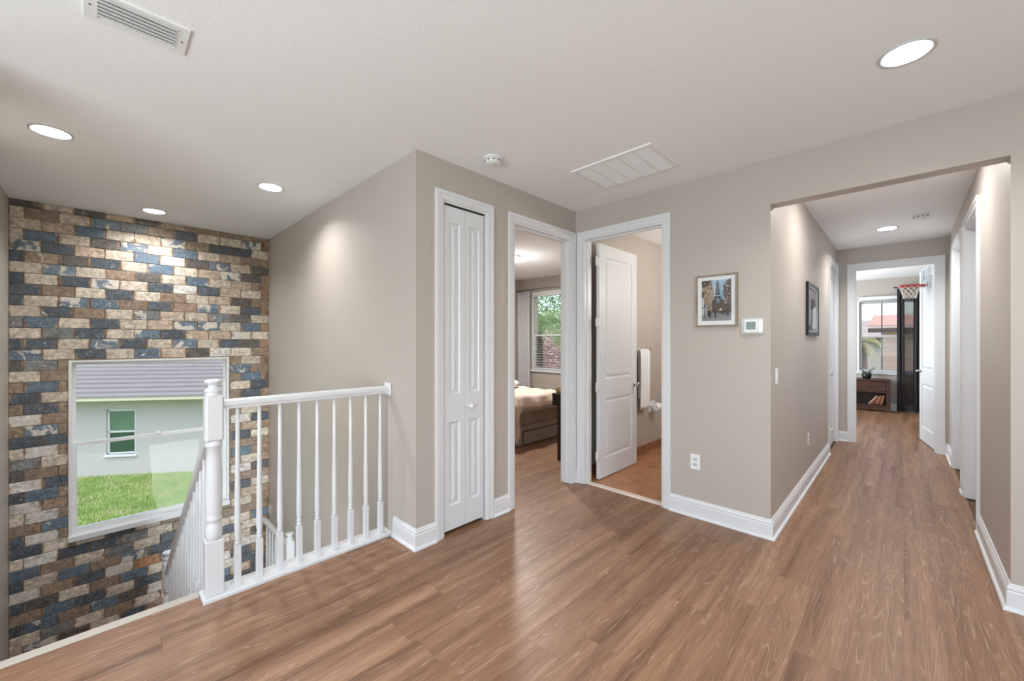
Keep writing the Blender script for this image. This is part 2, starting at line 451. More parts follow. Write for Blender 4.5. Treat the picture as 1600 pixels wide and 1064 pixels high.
wall('wall_downstairs', 'y', 2.7, T, KX - 0.1, 0.0, -3.1, -0.3)
wall('wall_downstairs_blocker', 'x', -0.3, T, -0.7, 2.7, -3.1, -0.3)  # unseen wall added to keep green outdoor light off the stairwell
wall('wall_downstairs_left', 'y', LY - T, T, -2.86, -0.3, -3.1, -0.3)
wall('wall_downstairs_side', 'x', KX - 0.1, 0.1, SY, 2.7, -3.1, -0.3)

# floor: underlay slab and single planks on it
fl = MB(); fl.box(-2.83, 2.5, -3.1, SY, -0.30, -0.012); fl.box(-6.1, 2.5, SY + 0.001, 11.5, -0.30, -0.012)
floor = struct(obj('floor', fl, M['subfloor']))
PW = 0.185
def plank_strip(x0, x1, y0, y1, seed):
    rg = random.Random(seed); y = y0 - rg.uniform(0.0, 1.3)
    while y < y1:
        ln = rg.uniform(1.25, 1.65); a, b = max(y, y0), min(y + ln, y1); y += ln
        if b - a < 0.02: continue
        g = 0.0001; c = 0.0005; mb = MB()
        xa, xb, ya, yb = x0 + g, x1 - g, a + g, b - g
        mb._add([(xa, ya, -0.012), (xb, ya, -0.012), (xb, yb, -0.012), (xa, yb, -0.012), (xa, ya, -c), (xb, ya, -c), (xb, yb, -c), (xa, yb, -c),
                 (xa + c, ya + c, 0), (xb - c, ya + c, 0), (xb - c, yb - c, 0), (xa + c, yb - c, 0)],
                [(0, 1, 5, 4), (1, 2, 6, 5), (2, 3, 7, 6), (3, 0, 4, 7), (4, 5, 9, 8), (5, 6, 10, 9), (6, 7, 11, 10), (7, 4, 8, 11), (8, 9, 10, 11)])
        obj('plank', mb, M['plank'], floor, recalc=False)
for ri, (x0, x1, y0, y1) in enumerate([(-2.80, HL, -3.0, BY + 0.06), (HL, HR, -3.0, FARY), (HR, 2.38, -3.0, BY), (BEDX, AX - 0.06, 2.34, BEDY), (-2.48, HL, HE + T, FARY), (HR, 1.48, HE + T, FARY)]):
    if ri == 3: x1 = -2.80
    k = math.floor(x0 / PW)
    while k * PW < x1:
        a, b = max(k * PW, x0), min((k + 1) * PW, x1)
        if b - a > 0.012: plank_strip(a, b, y0, y1, 100 + k)
        k += 1
k = math.floor(-2.80 / PW)                                # boards running through the bedroom doorway
while k * PW < AX - 0.0:
    a, b = max(k * PW, -2.80), min((k + 1) * PW, AX)
    if b - a > 0.012: plank_strip(a, b, BY + 0.061, BEDY, 300 + k)
    k += 1

# bathroom floor tiles
bf = MB(); bf.box(AX, HL - T, BY + 0.09, BEDY, -0.012, -0.003)
bfloor = struct(obj('floor_bathroom', bf, M['tile_grout'])); TS = 0.45
for i in range(5):
    for j in range(7):
        x0, y0 = AX + i * TS - 0.1, BY + 0.09 + j * TS
        xa, xb, ya, yb = max(x0, AX), min(x0 + TS, HL - T), y0, min(y0 + TS, BEDY)
        if xb - xa > 0.03 and yb - ya > 0.03:
            mb = MB(); mb.cbox(xa + 0.002, xb - 0.002, ya + 0.002, yb - 0.002, -0.010, 0.001, 0.0008); obj('tile', mb, M['tile'], bfloor)
mb = MB(); mb.prism([(BY + 0.02, 0.0), (BY + 0.095, 0.0), (BY + 0.085, 0.009), (BY + 0.03, 0.009)], bath[0], bath[1], 'x')
o = obj('trim_threshold', mb, plain('marble_threshold', (228, 214, 204), 0.3, var=0.04)); struct(o, 'pale stone threshold at the bathroom doorway')
# tiled skirting in the bathroom
bt = MB(); bt.box(AX, AX + 0.004, BY + T, BEDY, 0.0, 0.10)
bbt = struct(obj('baseboard_bathroom', bt, M['tile_grout']))
for j in range(7):
    y0 = BY + T + j * TS; mb = MB(); mb.cbox(AX + 0.004, AX + 0.012, y0 + 0.002, min(y0 + TS, BEDY) - 0.002, 0.002, 0.10, 0.002); obj('tile', mb, M['basetile'], bbt)

# ------------------------------------------------------------------ brick wall with its window
wall('wall_far_stair', 'x', KX - 0.20, 0.188, LY - T, SY + T, -3.1, CEIL, [WIN], 'grout')
bw = bpy.data.objects['wall_far_stair']; bw['label'] = 'stair wall faced in blue, cream and brown glazed bricks'
PAL = {  # glaze colour, share of chipped cream
 'b': ((98, 118, 136), 0.36), 'B': ((80, 90, 100), 0.22), 'g': ((122, 126, 128), 0.34), 'c': ((206, 195, 180), 0.34), 'w': ((216, 213, 208), 0.6),
 'n': ((150, 131, 114), 0.22), 't': ((188, 170, 152), 0.30), 'd': ((94, 91, 88), 0.18), 'p': ((104, 123, 140), 0.62), 'o': ((172, 126, 94), 0.18)}
BWD, BHT, JT = 0.2135, 0.1022, 0.004
def brick_mesh(y0, y1, z0, z1):
    w, h = (y1 - y0) / 2, (z1 - z0) / 2; e = 0.0035; mb = MB()
    j = lambda: random.uniform(-0.0022, 0.0022)
    d = 0.012
    bk = [(-d, -w, -h), (-d, w, -h), (-d, w, h), (-d, -w, h)]
    md = [(-0.003, -w + j(), -h + j()), (-0.003, w + j(), -h + j()), (-0.003, w + j(), h + j()), (-0.003, -w + j(), h + j())]
    fr = [(0, -w + e, -h + e), (0, w - e, -h + e), (0, w - e, h - e), (0, -w + e, h - e)]
    mb._add(bk + md + fr, [(0, 1, 5, 4), (1, 2, 6, 5), (2, 3, 7, 6), (3, 0, 4, 7), (4, 5, 9, 8), (5, 6, 10, 9), (6, 7, 11, 10), (7, 4, 8, 11), (8, 9, 10, 11)])
    return mb.mesh('brick', M['brick'], False)
full = [brick_mesh(-BWD / 2 + JT / 2, BWD / 2 - JT / 2, -BHT / 2 + JT / 2, BHT / 2 - JT / 2) for _ in range(6)]
ROWS = 'dcdtdtcndtd cncpgnBccpn ctbctpnBBcd cbcdpcbctnB pBtcbwdpcdc BndBcbctpdc cpcndcbctbB BcBpcBwBtcc BncBcnctdnc BcpbnBnpcBc cBncgtcgdcB gbcBctppcbd cgBcpBttwcn BBcpBcpcBdn pcBcbtdwcbB dgttgttnBcc cn|cpn nbB|nbb Bcc|bcB nBc|nBB wn|Btc npn|ccc BBB|cwB cwB|ctc gc|BBc dnc|cnt wB|Bbd Bbp|ncn wn|bwd cwB|nnc nb|BBc Bwb|nto Bc|Bct cwBBgcnB bncgcBdc BcbnpBcn wnBwobnc BdcnbcBc nbBcBntw BbnpdwcB cgcnccBb tpdcBnBc dcBBdnco'.split()
# glaze of the bricks read from the photograph, top course first, left to right
bricks = []
row = 0; ztop = CEIL + 0.038
rg = random.Random(21)
while True:
    z1 = ztop - row * BHT; z0 = z1 - BHT
    if z0 < -1.75: break
    y = LY - (0.018 if row % 2 == 0 else 0.018 + BWD / 2) + rg.uniform(-0.006, 0.006)
    pat, _, rgt = (ROWS[row] if row < len(ROWS) else '').partition('|')
    i = 0; k = 0
    while y < SY:
        a, b, c, d = max(y, LY), min(y + BWD, SY), z0, min(z1, CEIL)
        code = pat[i] if i < len(pat) else rg.choice('bBBpccwtnndc')
        if b > WIN[1] + 0.012 and k < len(rgt): code = rgt[k]; k += 1
        pieces = [(a, b, c, d)]
        if d > WIN[2] and c < WIN[3] and b > WIN[0] and a < WIN[1]:
            pieces = []
            if a < WIN[0]: pieces.append((a, WIN[0], c, d))
            if b > WIN[1]: pieces.append((WIN[1], b, c, d))
            am, bm_ = max(a, WIN[0]), min(b, WIN[1])
            if d > WIN[3]: pieces.append((am, bm_, max(c, WIN[3]), d))
            if c < WIN[2]: pieces.append((am, bm_, c, min(d, WIN[2])))
        for q in pieces:
            if q[1] - q[0] > 0.012 and q[3] - q[2] > 0.012: bricks.append((q, code, (b - a, d - c)))
        y += BWD; i += 1
    row += 1
def seen_area(q):
    y0, y1, z0, z1 = q
    if z1 < -1.5: return 0.0
    c, s = math.cos(R(44.36)), math.sin(R(44.36)); ar = (y1 - y0) * (min(z1, 9) - max(z0, -1.53))
    dd = -KX * s + (y0 + y1) / 2 * c
    return ar / dd ** 3
bricks.sort(key=lambda e: -seen_area(e[0]))
rest = MB()
for n, (q, code, sz) in enumerate(bricks):
    y0, y1, z0, z1 = q; px = rg.uniform(-0.002, 0.002)
    if n < 296:
        whole = abs((y1 - y0) - BWD) < 1e-4 and abs((z1 - z0) - BHT) < 1e-4
        me = rg.choice(full) if whole else brick_mesh(-(y1 - y0) / 2 + JT / 2, (y1 - y0) / 2 - JT / 2, -(z1 - z0) / 2 + JT / 2, (z1 - z0) / 2 - JT / 2)
        o = bpy.data.objects.new('brick', me); COL.objects.link(o); o.parent = bw
        o.location = (KX + px, (y0 + y1) / 2, (z0 + z1) / 2)
        col, al = PAL[code]; k = rg.uniform(0.88, 1.12); lc = lin(col)
        o.color = (lc[0] * k, lc[1] * k, lc[2] * k, min(1, max(0, al + rg.uniform(-0.12, 0.12))))
    else:
        rest.cbox(KX - 0.012 + px, KX + px, y0 + JT / 2, y1 - JT / 2, z0 + JT / 2, z1 - JT / 2, 0.002)
if rest.v:
    o = obj('brick_remainder', rest, M['brick'], bw); o['kind'] = 'stuff'; lc = lin((150, 132, 114)); o.color = (*lc[:3], 0.3)

def sash(parent, axis, pos, a0, a1, z0, z1, w=0.03, d=0.03, bottom=None, glass_mat='glass'):
    """a glazed frame; axis as in slab, pos = centre plane"""
    b = bottom or w
    P = MB()
    def bx(mb, aa, ab, za, zb, dep):
        if axis == 'x': mb.box(pos - dep / 2, pos + dep / 2, aa, ab, za, zb)
        else: mb.box(aa, ab, pos - dep / 2, pos + dep / 2, za, zb)
    bx(P, a0, a0 + w, z0, z1, d); bx(P, a1 - w, a1, z0, z1, d); bx(P, a0 + w, a1 - w, z0, z0 + b, d); bx(P, a0 + w, a1 - w, z1 - w, z1, d)
    s = obj('sash', P, M['vinyl'], parent)
    G = MB(); bx(G, a0 + w - 0.005, a1 - w + 0.005, z0 + b - 0.005, z1 - w + 0.005, 0.004); obj('pane', G, M[glass_mat], s)
    return s

# window in the brick wall
w1 = struct(empty('window_1', (KX, (WIN[0] + WIN[1]) / 2, WIN[2])), 'white framed sash window in the brick stair wall')
y0, y1, z0, z1 = WIN
f = MB()
f.box(KX - 0.10, KX + 0.012, y0, y0 + 0.022, z0, z1); f.box(KX - 0.10, KX + 0.012, y1 - 0.022, y1, z0, z1); f.box(KX - 0.10, KX + 0.012, y0 + 0.022, y1 - 0.022, z1 - 0.018, z1)
obj('frame', f, M['vinyl'], w1)
f = MB(); f.cbox(KX - 0.10, KX + 0.05, y0 - 0.004, y1 + 0.004, z0 - 0.004, z0 + 0.05, 0.004); obj('sill', f, M['white'], w1)
sash(w1, 'x', KX - 0.075, y0 + 0.022, y1 - 0.022, 0.385, z1 - 0.018, 0.026, 0.026)
sash(w1, 'x', KX - 0.045, y0 + 0.022, y1 - 0.022, z0 + 0.05, 0.415, 0.034, 0.03, 0.055)
f = MB(); f.box(KX - 0.029, KX - 0.012, 0.40, 0.46, 0.415, 0.425); f.box(KX - 0.029, KX - 0.02, 0.415, 0.445, 0.425, 0.44); obj('latch', f, M['vinyl'], w1)

# ------------------------------------------------------------------ stairs down to the landing
LZ = -1.62; LX = -4.86; MY = 0.435; NR = 9
st = thing('staircase', 'switchback staircase of wooden treads descending below the brick wall window', 'staircase', (-2.86, -0.55, LZ))
ris = -LZ / NR; run = (-2.86 - LX) / (NR - 1)
for i in range(NR - 1):
    x1 = -2.86 - i * run; z = -(i + 1) * ris
    mb = MB(); mb.cbox(x1 - run - 0.0, x1 + 0.025, LY + 0.002, MY - 0.02, z - 0.03, z, 0.006); obj('tread', mb, M['plank'], st)
for i in range(NR):
    x1 = -2.86 - i * run; z = -(i + 1) * ris
    mb = MB(); mb.box(x1 - 0.016, x1 - 0.001, LY + 0.002, MY - 0.02, z, z + ris - 0.03 if i else z + ris - 0.02); obj('riser', mb, M['white'], st)
mb = MB(); mb.box(KX + 0.002, LX, LY + 0.002, SY - 0.002, LZ - 0.2, LZ); obj('landing', mb, M['plank'], st)
for i in range(7):
    x0 = LX + i * run; z = LZ - (i + 1) * ris
    mb = MB(); mb.cbox(x0 - 0.02, x0 + run, MY + 0.02, SY - 0.002, z - 0.03, z, 0.006); obj('tread', mb, M['plank'], st)
    mb = MB(); mb.box(x0 + 0.001, x0 + 0.016, MY + 0.02, SY - 0.002, z, z + ris - 0.03); obj('riser', mb, M['white'], st)
mb = MB()
mb.prism([(-2.86, -0.001), (-2.86, -0.32), (LX, LZ - 0.32), (LX, LZ - 0.001 + 0.06), (-2.86, 0.0)], MY - 0.018, MY + 0.018, 'y'); obj('stringer', mb, M['white'], st)
mb = MB(); mb.prism([(-2.852, -0.30), (-2.806, -0.30), (-2.800, 0.002), (-2.806, 0.008), (-2.852, 0.008), (-2.858, 0.0)], LY + 0.001, 0.376, 'y')
struct(obj('trim_stair_nosing', mb, plain('beige_edge_paint', (186, 178, 168), 0.5, var=0.02)), 'white edge trim along the top of the stairs')

# ------------------------------------------------------------------ railings
RX = -2.757
def newel(parent, x, y, zb, zt, hb, r=0.0425):
    """square foot up to hb above base, turned shaft, square block, turned cap"""
    z_block0, z_block1 = zt - 0.345, zt - 0.09
    sq = MB(); sq.cbox(x - r, x + r, y - r, y + r, zb, zb + hb, 0.004)
    n = obj('newel_post', sq, M['rail'], parent)
    b = MB(); b.cbox(x - r, x + r, y - r, y + r, z_block0, z_block1, 0.010); obj('newel_block', b, M['rail'], n)
    h0 = zb + hb
    L = z_block0 - h0
    s = MB(); s.lathe([(0.030, h0 - 0.002), (0.036, h0 + 0.008), (0.040, h0 + 0.02), (0.0405, h0 + 0.05), (0.036, h0 + 0.08), (0.030, h0 + 0.095), (0.032, h0 + 0.10), (0.0385, h0 + 0.108), (0.0385, h0 + 0.122), (0.034, h0 + 0.13),
                       (0.0385, h0 + 0.15), (0.040, h0 + 0.21), (0.038, h0 + 0.32), (0.0345, h0 + L - 0.10), (0.032, h0 + L - 0.036), (0.039, h0 + L - 0.03), (0.040, h0 + L - 0.016), (0.035, h0 + L - 0.010), (0.037, h0 + L + 0.004)], x, y, 24)
    obj('turned_shaft', s, M['rail'], n)
    c = MB(); c.lathe([(0.038, z_block1 - 0.004), (0.040, z_block1 + 0.006), (0.034, z_block1 + 0.012), (0.043, z_block1 + 0.022), (0.044, z_block1 + 0.028), (0.036, z_block1 + 0.036), (0.025, z_block1 + 0.044), (0.023, z_block1 + 0.05), (0.028, z_block1 + 0.058), (0.040, z_block1 + 0.070), (0.0445, z_block1 + 0.076), (0.041, z_block1 + 0.083), (0.022, z_block1 + 0.089), (0.003, z_block1 + 0.09)], x, y, 24)
    obj('newel_cap', c, M['rail'], n)
    return n
def baluster_mesh(hgt, hb=0.225):
    mb = MB(); s = 0.0165; mb.cbox(-s, s, -s, s, 0, hb, 0.0025)
    mb.lathe([(0.012, hb - 0.002), (0.016, hb + 0.012), (0.0165, hb + 0.02), (0.012, hb + 0.028), (0.0155, hb + 0.034), (0.0155, hb + 0.042), (0.0125, hb + 0.048), (0.0158, hb + 0.062), (0.0165, hb + 0.10), (0.0150, hb + 0.26), (0.0115, hb + 0.50), (0.0095, hgt)], 0, 0, 12)
    return mb.mesh('baluster', M['rail'])
RAILP = [(-0.022, 0.0), (0.022, 0.0), (0.024, 0.012), (0.030, 0.018), (0.031, 0.034), (0.026, 0.046), (0.012, 0.053), (-0.012, 0.053), (-0.026, 0.046), (-0.031, 0.034), (-0.030, 0.018), (-0.024, 0.012)]
g1 = thing('guard_railing', 'white wooden guard railing with turned balusters along the open landing edge', 'railing', (RX, 0.435, 0))
newel(g1, RX, 0.435, 0.021, 1.213, 0.30)
mb = MB(); mb.prism([(RX + u, 1.041 + w) for u, w in RAILP], 0.435 + 0.0425, SY - 0.012, 'y'); obj('handrail', mb, M['rail'], g1)
mb = MB(); mb.cbox(RX - 0.045, RX + 0.045, SY - 0.014, SY - 0.001, 1.02, 1.115, 0.004); obj('wall_rosette', mb, M['rail'], g1)
mb = MB(); mb.cbox(-2.832, -2.69, 0.379, SY - 0.001, -0.30, 0.021, 0.005); obj('base_rail', mb, M['rail'], g1)
bm_ = baluster_mesh(1.022)
for i in range(9):
    o = bpy.data.objects.new('baluster', bm_); COL.objects.link(o); o.parent = g1; o.location = (0, 0.547 + 0.1105 * i - 0.435, 0.021)
    if i == 0: pass
# sloping stair railing beside it
g2 = thing('stair_railing', 'white sloping stair railing going down from the tall newel to the lower landing', 'railing', (LX, MY, LZ))
slope = -LZ / (LX - (-2.86)) * -1
newel(g2, LX - 0.10, MY, LZ + 0.001, LZ + 1.07, 0.32)
ra, rb = Vector((RX - 0.0425, MY, 0.895)), Vector((LX - 0.10 + 0.0425, MY, LZ + 0.86))
def sloped_rail(a, b):
    d = b - a; mb = MB(); vs = []
    for q in (a, b):
        for u, w in RAILP: vs.append((q.x, q.y + u, q.z + w))
    n = len(RAILP)
    mb._add(vs, [tuple(range(n))[::-1], tuple(range(n, 2 * n))] + [(i, (i + 1) % n, n + (i + 1) % n, n + i) for i in range(n)])
    return mb
obj('handrail', sloped_rail(ra, rb), M['rail'], g2)
k = 0; x = RX - 0.17
while x > LX - 0.02:
    tt = (x - ra.x) / (rb.x - ra.x); zr = ra.z + (rb.z - ra.z) * tt
    stepi = int((-2.86 - x) / run); zt_ = -(stepi + 1) * ris if x < -2.86 else 0.0
    zt_ = max(zt_, LZ)
    mb = MB(); sbm = baluster_mesh(zr - zt_ + 0.012, 0.225)
    o = bpy.data.objects.new('baluster', sbm); COL.objects.link(o); o.parent = g2; o.location = Vector((x, MY, zt_)) - WO['stair_railing']
    x -= run / 2
# guard at the lower landing, seen between the balusters
g3 = thing('lower_railing', 'white lower railing with small newel seen through the guard balusters', 'railing', (KX + 0.03, SY - 0.05, LZ))
newel(g3, LX + 0.0, SY - 0.05, LZ + 0.001, LZ + 0.93, 0.28)
mb = MB(); mb.prism([(SY - 0.05 + u, LZ + 0.74 + w) for u, w in RAILP], KX + 0.002, LX - 0.0425, 'x'); obj('handrail', mb, M['rail'], g3)
bmL = baluster_mesh(0.742, 0.18)
for i in range(7):
    o = bpy.data.objects.new('baluster', bmL); COL.objects.link(o); o.parent = g3; o.location = Vector((KX + 0.12 + i * 0.118, SY - 0.05, LZ)) - WO['lower_railing']

# ------------------------------------------------------------------ baseboards
BPROF = [(0.0, 0.0), (0.030, 0.0), (0.0305, 0.006), (0.027, 0.014), (0.020, 0.019), (0.0165, 0.020), (0.0165, 0.098), (0.0125, 0.103), (0.0125, 0.110), (0.0155, 0.114), (0.0145, 0.120), (0.009, 0.127), (0.008, 0.135), (0.005, 0.140), (0.0, 0.140)]
def baseboard(name, p0, p1, nrm, e0=0, e1=0):
    """straight run from p0 to p1 (XY), mitre +1 outside, -1 inside, 0 square"""
    a, b, n = Vector((*p0, 0)), Vector((*p1, 0)), Vector((*nrm, 0)); d = (b - a).normalized(); mb = MB(); vs = []
    for q, e, sg in ((a, e0, -1), (b, e1, 1)):
        for o_, z in BPROF: vs.append(q + n * o_ + d * (sg * e * o_) + Vector((0, 0, z)))
    m = len(BPROF)
    mb._add(vs, [tuple(range(m))[::-1], tuple(range(m, 2 * m))] + [(i, (i + 1) % m, m + (i + 1) % m, m + i) for i in range(m)])
    return struct(obj(name, mb, M['white']))
CW = 0.065
baseboard('baseboard_stair_corner', (-2.672, SY), (AX, SY), (0, -1), 0, 1)
baseboard('baseboard_closet_left', (AX, SY), (AX, closet[0] - CW), (1, 0), 1, 0)
baseboard('baseboard_closet_right', (AX, closet[1] + CW), (AX, bed[0] - CW), (1, 0))
baseboard('baseboard_bath_left', (AX, BY), (bath[0] - CW, BY), (0, -1), 0, 0)
baseboard('baseboard_bath_right', (bath[1] + CW, BY), (HL, BY), (0, -1), 0, 1)
baseboard('baseboard_hall_left', (HL, BY), (HL, hl_door[0] - CW), (1, 0), 1, 0)
baseboard('baseboard_hall_right', (HR, BY), (HR, hr1[0] - CW), (-1, 0), 1, 0)
baseboard('baseboard_loft_right', (2.38, BY), (HR, BY), (0, -1), 0, 1)
baseboard('baseboard_hall_mid', (HR, hr1[1] + CW), (HR, hr2[0] - CW), (-1, 0))
baseboard('baseboard_hall_far', (HR, hr2[1] + CW), (HR, HE), (-1, 0))
baseboard('baseboard_end_left', (HL, HE), (endd[0] - CW, HE), (0, -1))
baseboard('baseboard_end_right', (endd[1] + CW, HE), (HR, HE), (0, -1))
baseboard('baseboard_far', (-2.48, FARY), (1.48, FARY), (0, -1))
baseboard('baseboard_bedroom', (BEDX, BEDY), (AX - T, BEDY), (0, -1))

# ------------------------------------------------------------------ door casings and jambs
def casing(n, axis, face, nsign, a0, a1, top, depth, label, both=True):
    """trim round an opening. face = wall plane on the visible side, nsign = direction of its normal, depth = wall thickness"""
    e = struct(empty('trim_%d' % n, (face, (a0 + a1) / 2, 0) if axis == 'x' else ((a0 + a1) / 2, face, 0)), label)
    def bx(mb, aa, ab, d0, d1, za, zb):
        lo, hi = sorted((face + nsign * d0, face + nsign * d1))
        if axis == 'x': mb.box(lo, hi, aa, ab, za, zb)
        else: mb.box(aa, ab, lo, hi, za, zb)
    ov = 0.006                                            # reveal
    def leg(s, base):                                     # base: distance of the wall face along the normal (0 front, -depth back)
        sg = 1 if base == 0 else -1
        mb = MB()
        for wa, wb, th in ((0.0, 0.012, 0.010), (0.012, 0.040, 0.013), (0.040, CW, 0.019)):
            aa, ab = (a0 - ov * 0 - wb, a0 - wa) if s < 0 else (a1 + wa, a1 + wb)
            bx(mb, aa, ab, base, base + sg * th, 0, top + wb)
        return mb
    def head(base):
        sg = 1 if base == 0 else -1; mb = MB()
        for wa, wb, th in ((0.0, 0.012, 0.010), (0.012, 0.040, 0.013), (0.040, CW, 0.019)):
            bx(mb, a0 - wa, a1 + wa, base, base + sg * th, top + wa, top + wb)
        return mb
    for base in ((0, -depth) if both else (0,)):
        obj('casing', leg(-1, base), M['white'], e); obj('casing', leg(1, base), M['white'], e); obj('head_casing', head(base), M['white'], e)
    j = MB(); jt = 0.016
    bx(j, a0 - 0.001, a0 + jt, -depth, 0.0, 0, top); bx(j, a1 - jt, a1 + 0.001, -depth, 0.0, 0, top); bx(j, a0 + jt, a1 - jt, -depth, 0.0, top - jt, top + 0.001)
    obj('jamb', j, M['white'], e)
    return e
def stop(e, axis, face, nsign, a0, a1, top, d):
    s = MB(); jt = 0.016; w = 0.012; dd = 0.03
    lo, hi = sorted((face - nsign * d, face - nsign * (d + dd)))
    for aa, ab, za, zb in ((a0 + jt, a0 + jt + w, 0, top - jt), (a1 - jt - w, a1 - jt, 0, top - jt), (a0 + jt + w, a1 - jt - w, top - jt - w, top - jt)):
        if axis == 'x': s.box(lo, hi, aa, ab, za, zb)
        else: s.box(aa, ab, lo, hi, za, zb)
    obj('door_stop', s, M['white'], e)
casing(1, 'x', AX, 1, *closet, DH, T, 'white casing round the narrow bifold closet', False)
e = casing(2, 'x', AX, 1, *bed, DH, T, 'white casing round the bedroom doorway'); stop(e, 'x', AX, 1, *bed, DH, 0.05)
e = casing(3, 'y', BY, -1, *bath, DH, T, 'white casing round the bathroom doorway'); stop(e, 'y', BY, -1, *bath, DH, 0.04)
casing(4, 'x', HL, 1, *hl_door, DH, T, 'white casing round the closed door at the left end of the hall')
casing(5, 'x', HR, -1, *hr1, DH, T, 'white casing of the nearer doorway on the right of the hall')
casing(6, 'x', HR, -1, *hr2, DH, T, 'white casing of the farther doorway on the right of the hall')
e = casing(7, 'y', HE, -1, *endd, DH, T, 'white casing round the doorway at the end of the hall'); stop(e, 'y', HE, -1, *endd, DH, 0.04)

# ------------------------------------------------------------------ panel doors (local: x across, y thickness 0..-th, z up; hinge at x=0)
def ring_panel(mb, x0, x1, z0, z1, y, s):
    """moulded recess and raised field filling a hole in a door face; s = outward sign along y"""
    prev = None
    for ins, dep in ((0.0, 0.0), (0.006, 0.009), (0.018, 0.011), (0.026, 0.010), (0.045, 0.003)):
        r = [(x0 + ins, y - s * dep, z0 + ins), (x1 - ins, y - s * dep, z0 + ins), (x1 - ins, y - s * dep, z1 - ins), (x0 + ins, y - s * dep, z1 - ins)]
        if prev: mb._add(prev + r, [(i, (i + 1) % 4, 4 + (i + 1) % 4, 4 + i) for i in range(4)])
        prev = r
    mb._add(prev, [(0, 1, 2, 3)])
def leaf(parent, w, h, z0=0.012, th=0.035, panels=((0.21, 0.825), (1.03, 2.30)), stile=0.115, name='leaf', x0=0.0):
    holes = [(x0 + stile, x0 + w - stile, a, b) for a, b in panels]
    mb = slab(MB(), 'y', -th, th, x0, x0 + w, z0, h, holes)
    # leave only the faces, hole walls are replaced by the moulded panels
    keep = []
    for fi, f_ in enumerate(mb.f):
        cx_ = sum(mb.v[i][0] for i in f_) / 4; cz_ = sum(mb.v[i][2] for i in f_) / 4; cy_ = sum(mb.v[i][1] for i in f_) / 4
        inner = -th + 1e-4 < cy_ < -1e-4 and x0 + 1e-4 < cx_ < x0 + w - 1e-4 and z0 + 1e-4 < cz_ < h - 1e-4
        keep.append(not inner)
    mb.f = [f_ for f_, k_ in zip(mb.f, keep) if k_]; mb.mi = mb.mi[:len(mb.f)]; mb.sm = mb.sm[:len(mb.f)]
    l = obj(name, mb, M['door'], parent, local=True)
    for hx0, hx1, a, b in holes:
        pm = MB(); ring_panel(pm, hx0, hx1, a, b, 0.0, 1); ring_panel(pm, hx0, hx1, a, b, -th, -1)
        obj('panel', pm, M['door'], l, local=True, recalc=False)
    return l
def door_knob(parent, x, z, th=0.035, mat='chrome'):
    for s, y in ((1, 0.0), (-1, -th)):
        mb = MB(); prof = [(0.026, 0.0), (0.026, 0.004), (0.020, 0.008), (0.009, 0.012), (0.009, 0.030), (0.016, 0.034), (0.025, 0.043), (0.027, 0.052), (0.022, 0.061), (0.010, 0.065), (0.001, 0.066)]
        mb.lathe([(r, s * h) for r, h in prof], x, z, 16, True, 0, 'y', y); obj('knob', mb, M[mat], parent, local=True)
def lever(parent, x, z, th=0.035, d=-1):
    for s, y in ((1, 0.0), (-1, -th)):
        mb = MB(); mb.lathe([(0.028, 0.0), (0.028, s * 0.006), (0.012, s * 0.010), (0.011, s * 0.045), (0.004, s * 0.050)], x, z, 16, True, 0, 'y', y)
        mb.tube([(x, y + s * 0.042, z), (x + d * 0.03, y + s * 0.046, z), (x + d * 0.11, y + s * 0.044, z - 0.002)], [0.010, 0.009, 0.007], 8); obj('lever', mb, M['chrome'], parent, local=True)
def hinges(parent, zs, x=-0.004, y=0.0):
    for z in zs:
        mb = MB(); mb.lathe([(0.006, z - 0.05), (0.006, z + 0.05)], x, y, 10); mb.box(x, x + 0.03, y - 0.003, y + 0.0015, z - 0.05, z + 0.05); obj('hinge', mb, M['hinge'], parent, local=True)

# bathroom door: hinged on the left jamb, swung a quarter turn into the bathroom, lying along +Y; local x -> world +Y
d1 = struct(empty('door_1', (-2.262, BY + T + 0.07, 0), R(90)), 'white two-panel door standing open into the bathroom')
# rotation 90: local x -> +Y, local y -> -X; local y 0 face looks to -X, so the seen face is y=-th (X = -2.262+0.035)
leaf(d1, 0.80, 2.43, 0.012); door_knob(d1, 0.74, 0.93)
for z in (0.26, 0.96, 1.62, 2.24):
    mb = MB(); mb.box(-0.062, 0.002, -0.0355, -0.030, z - 0.045, z + 0.045); mb.lathe([(0.006, z - 0.05), (0.006, z + 0.05)], -0.03, -0.036, 10); obj('hinge', mb, M['hinge'], d1, local=True)

# bifold closet: two narrow leaves set back in the jamb
d2 = struct(empty('door_2', (AX - 0.035, closet[0] + 0.02, 0), R(90)), 'narrow white bifold closet door with round knob')
lw = (closet[1] - closet[0] - 0.046) / 2
for i in range(2):
    leaf(d2, lw - 0.002, 2.418, 0.032, 0.030, stile=0.045, x0=i * lw)
    
mb = MB(); mb.lathe([(-0.010, -0.030), (0.010, -0.030), (0.010, -0.044), (0.017, -0.050), (0.020, -0.060), (0.016, -0.068), (0.001, -0.071)], lw + 0.045, 0.93, 16, True, 0, 'y', 0.0); obj('knob', mb, M['ceramic'], d2, local=True)
mb = MB(); mb.box(-0.004, 2 * lw + 0.010, -0.03, 0.0, 2.4245, 2.4335); obj('track', mb, M['dark'], d2, local=True)

# hall doors
d3 = struct(empty('door_3', (HL - 0.06, hl_door[0] + 0.018, 0), R(90)), 'closed white two-panel door at the left end of the hall')
leaf(d3, hl_door[1] - hl_door[0] - 0.036, 2.43); lever(d3, 0.07, 1.0, d=1)
for n, (a, b) in ((4, hr1), (5, hr2)):
    d = struct(empty('door_%d' % n, (HR + T - 0.002, a + 0.018, 0), R(90)), 'closed white two-panel door set deep in the %s doorway on the right of the hall' % ('nearer' if n == 4 else 'farther'))
    leaf(d, b - a - 0.036, 2.43); door_knob(d, b - a - 0.10, 0.95)
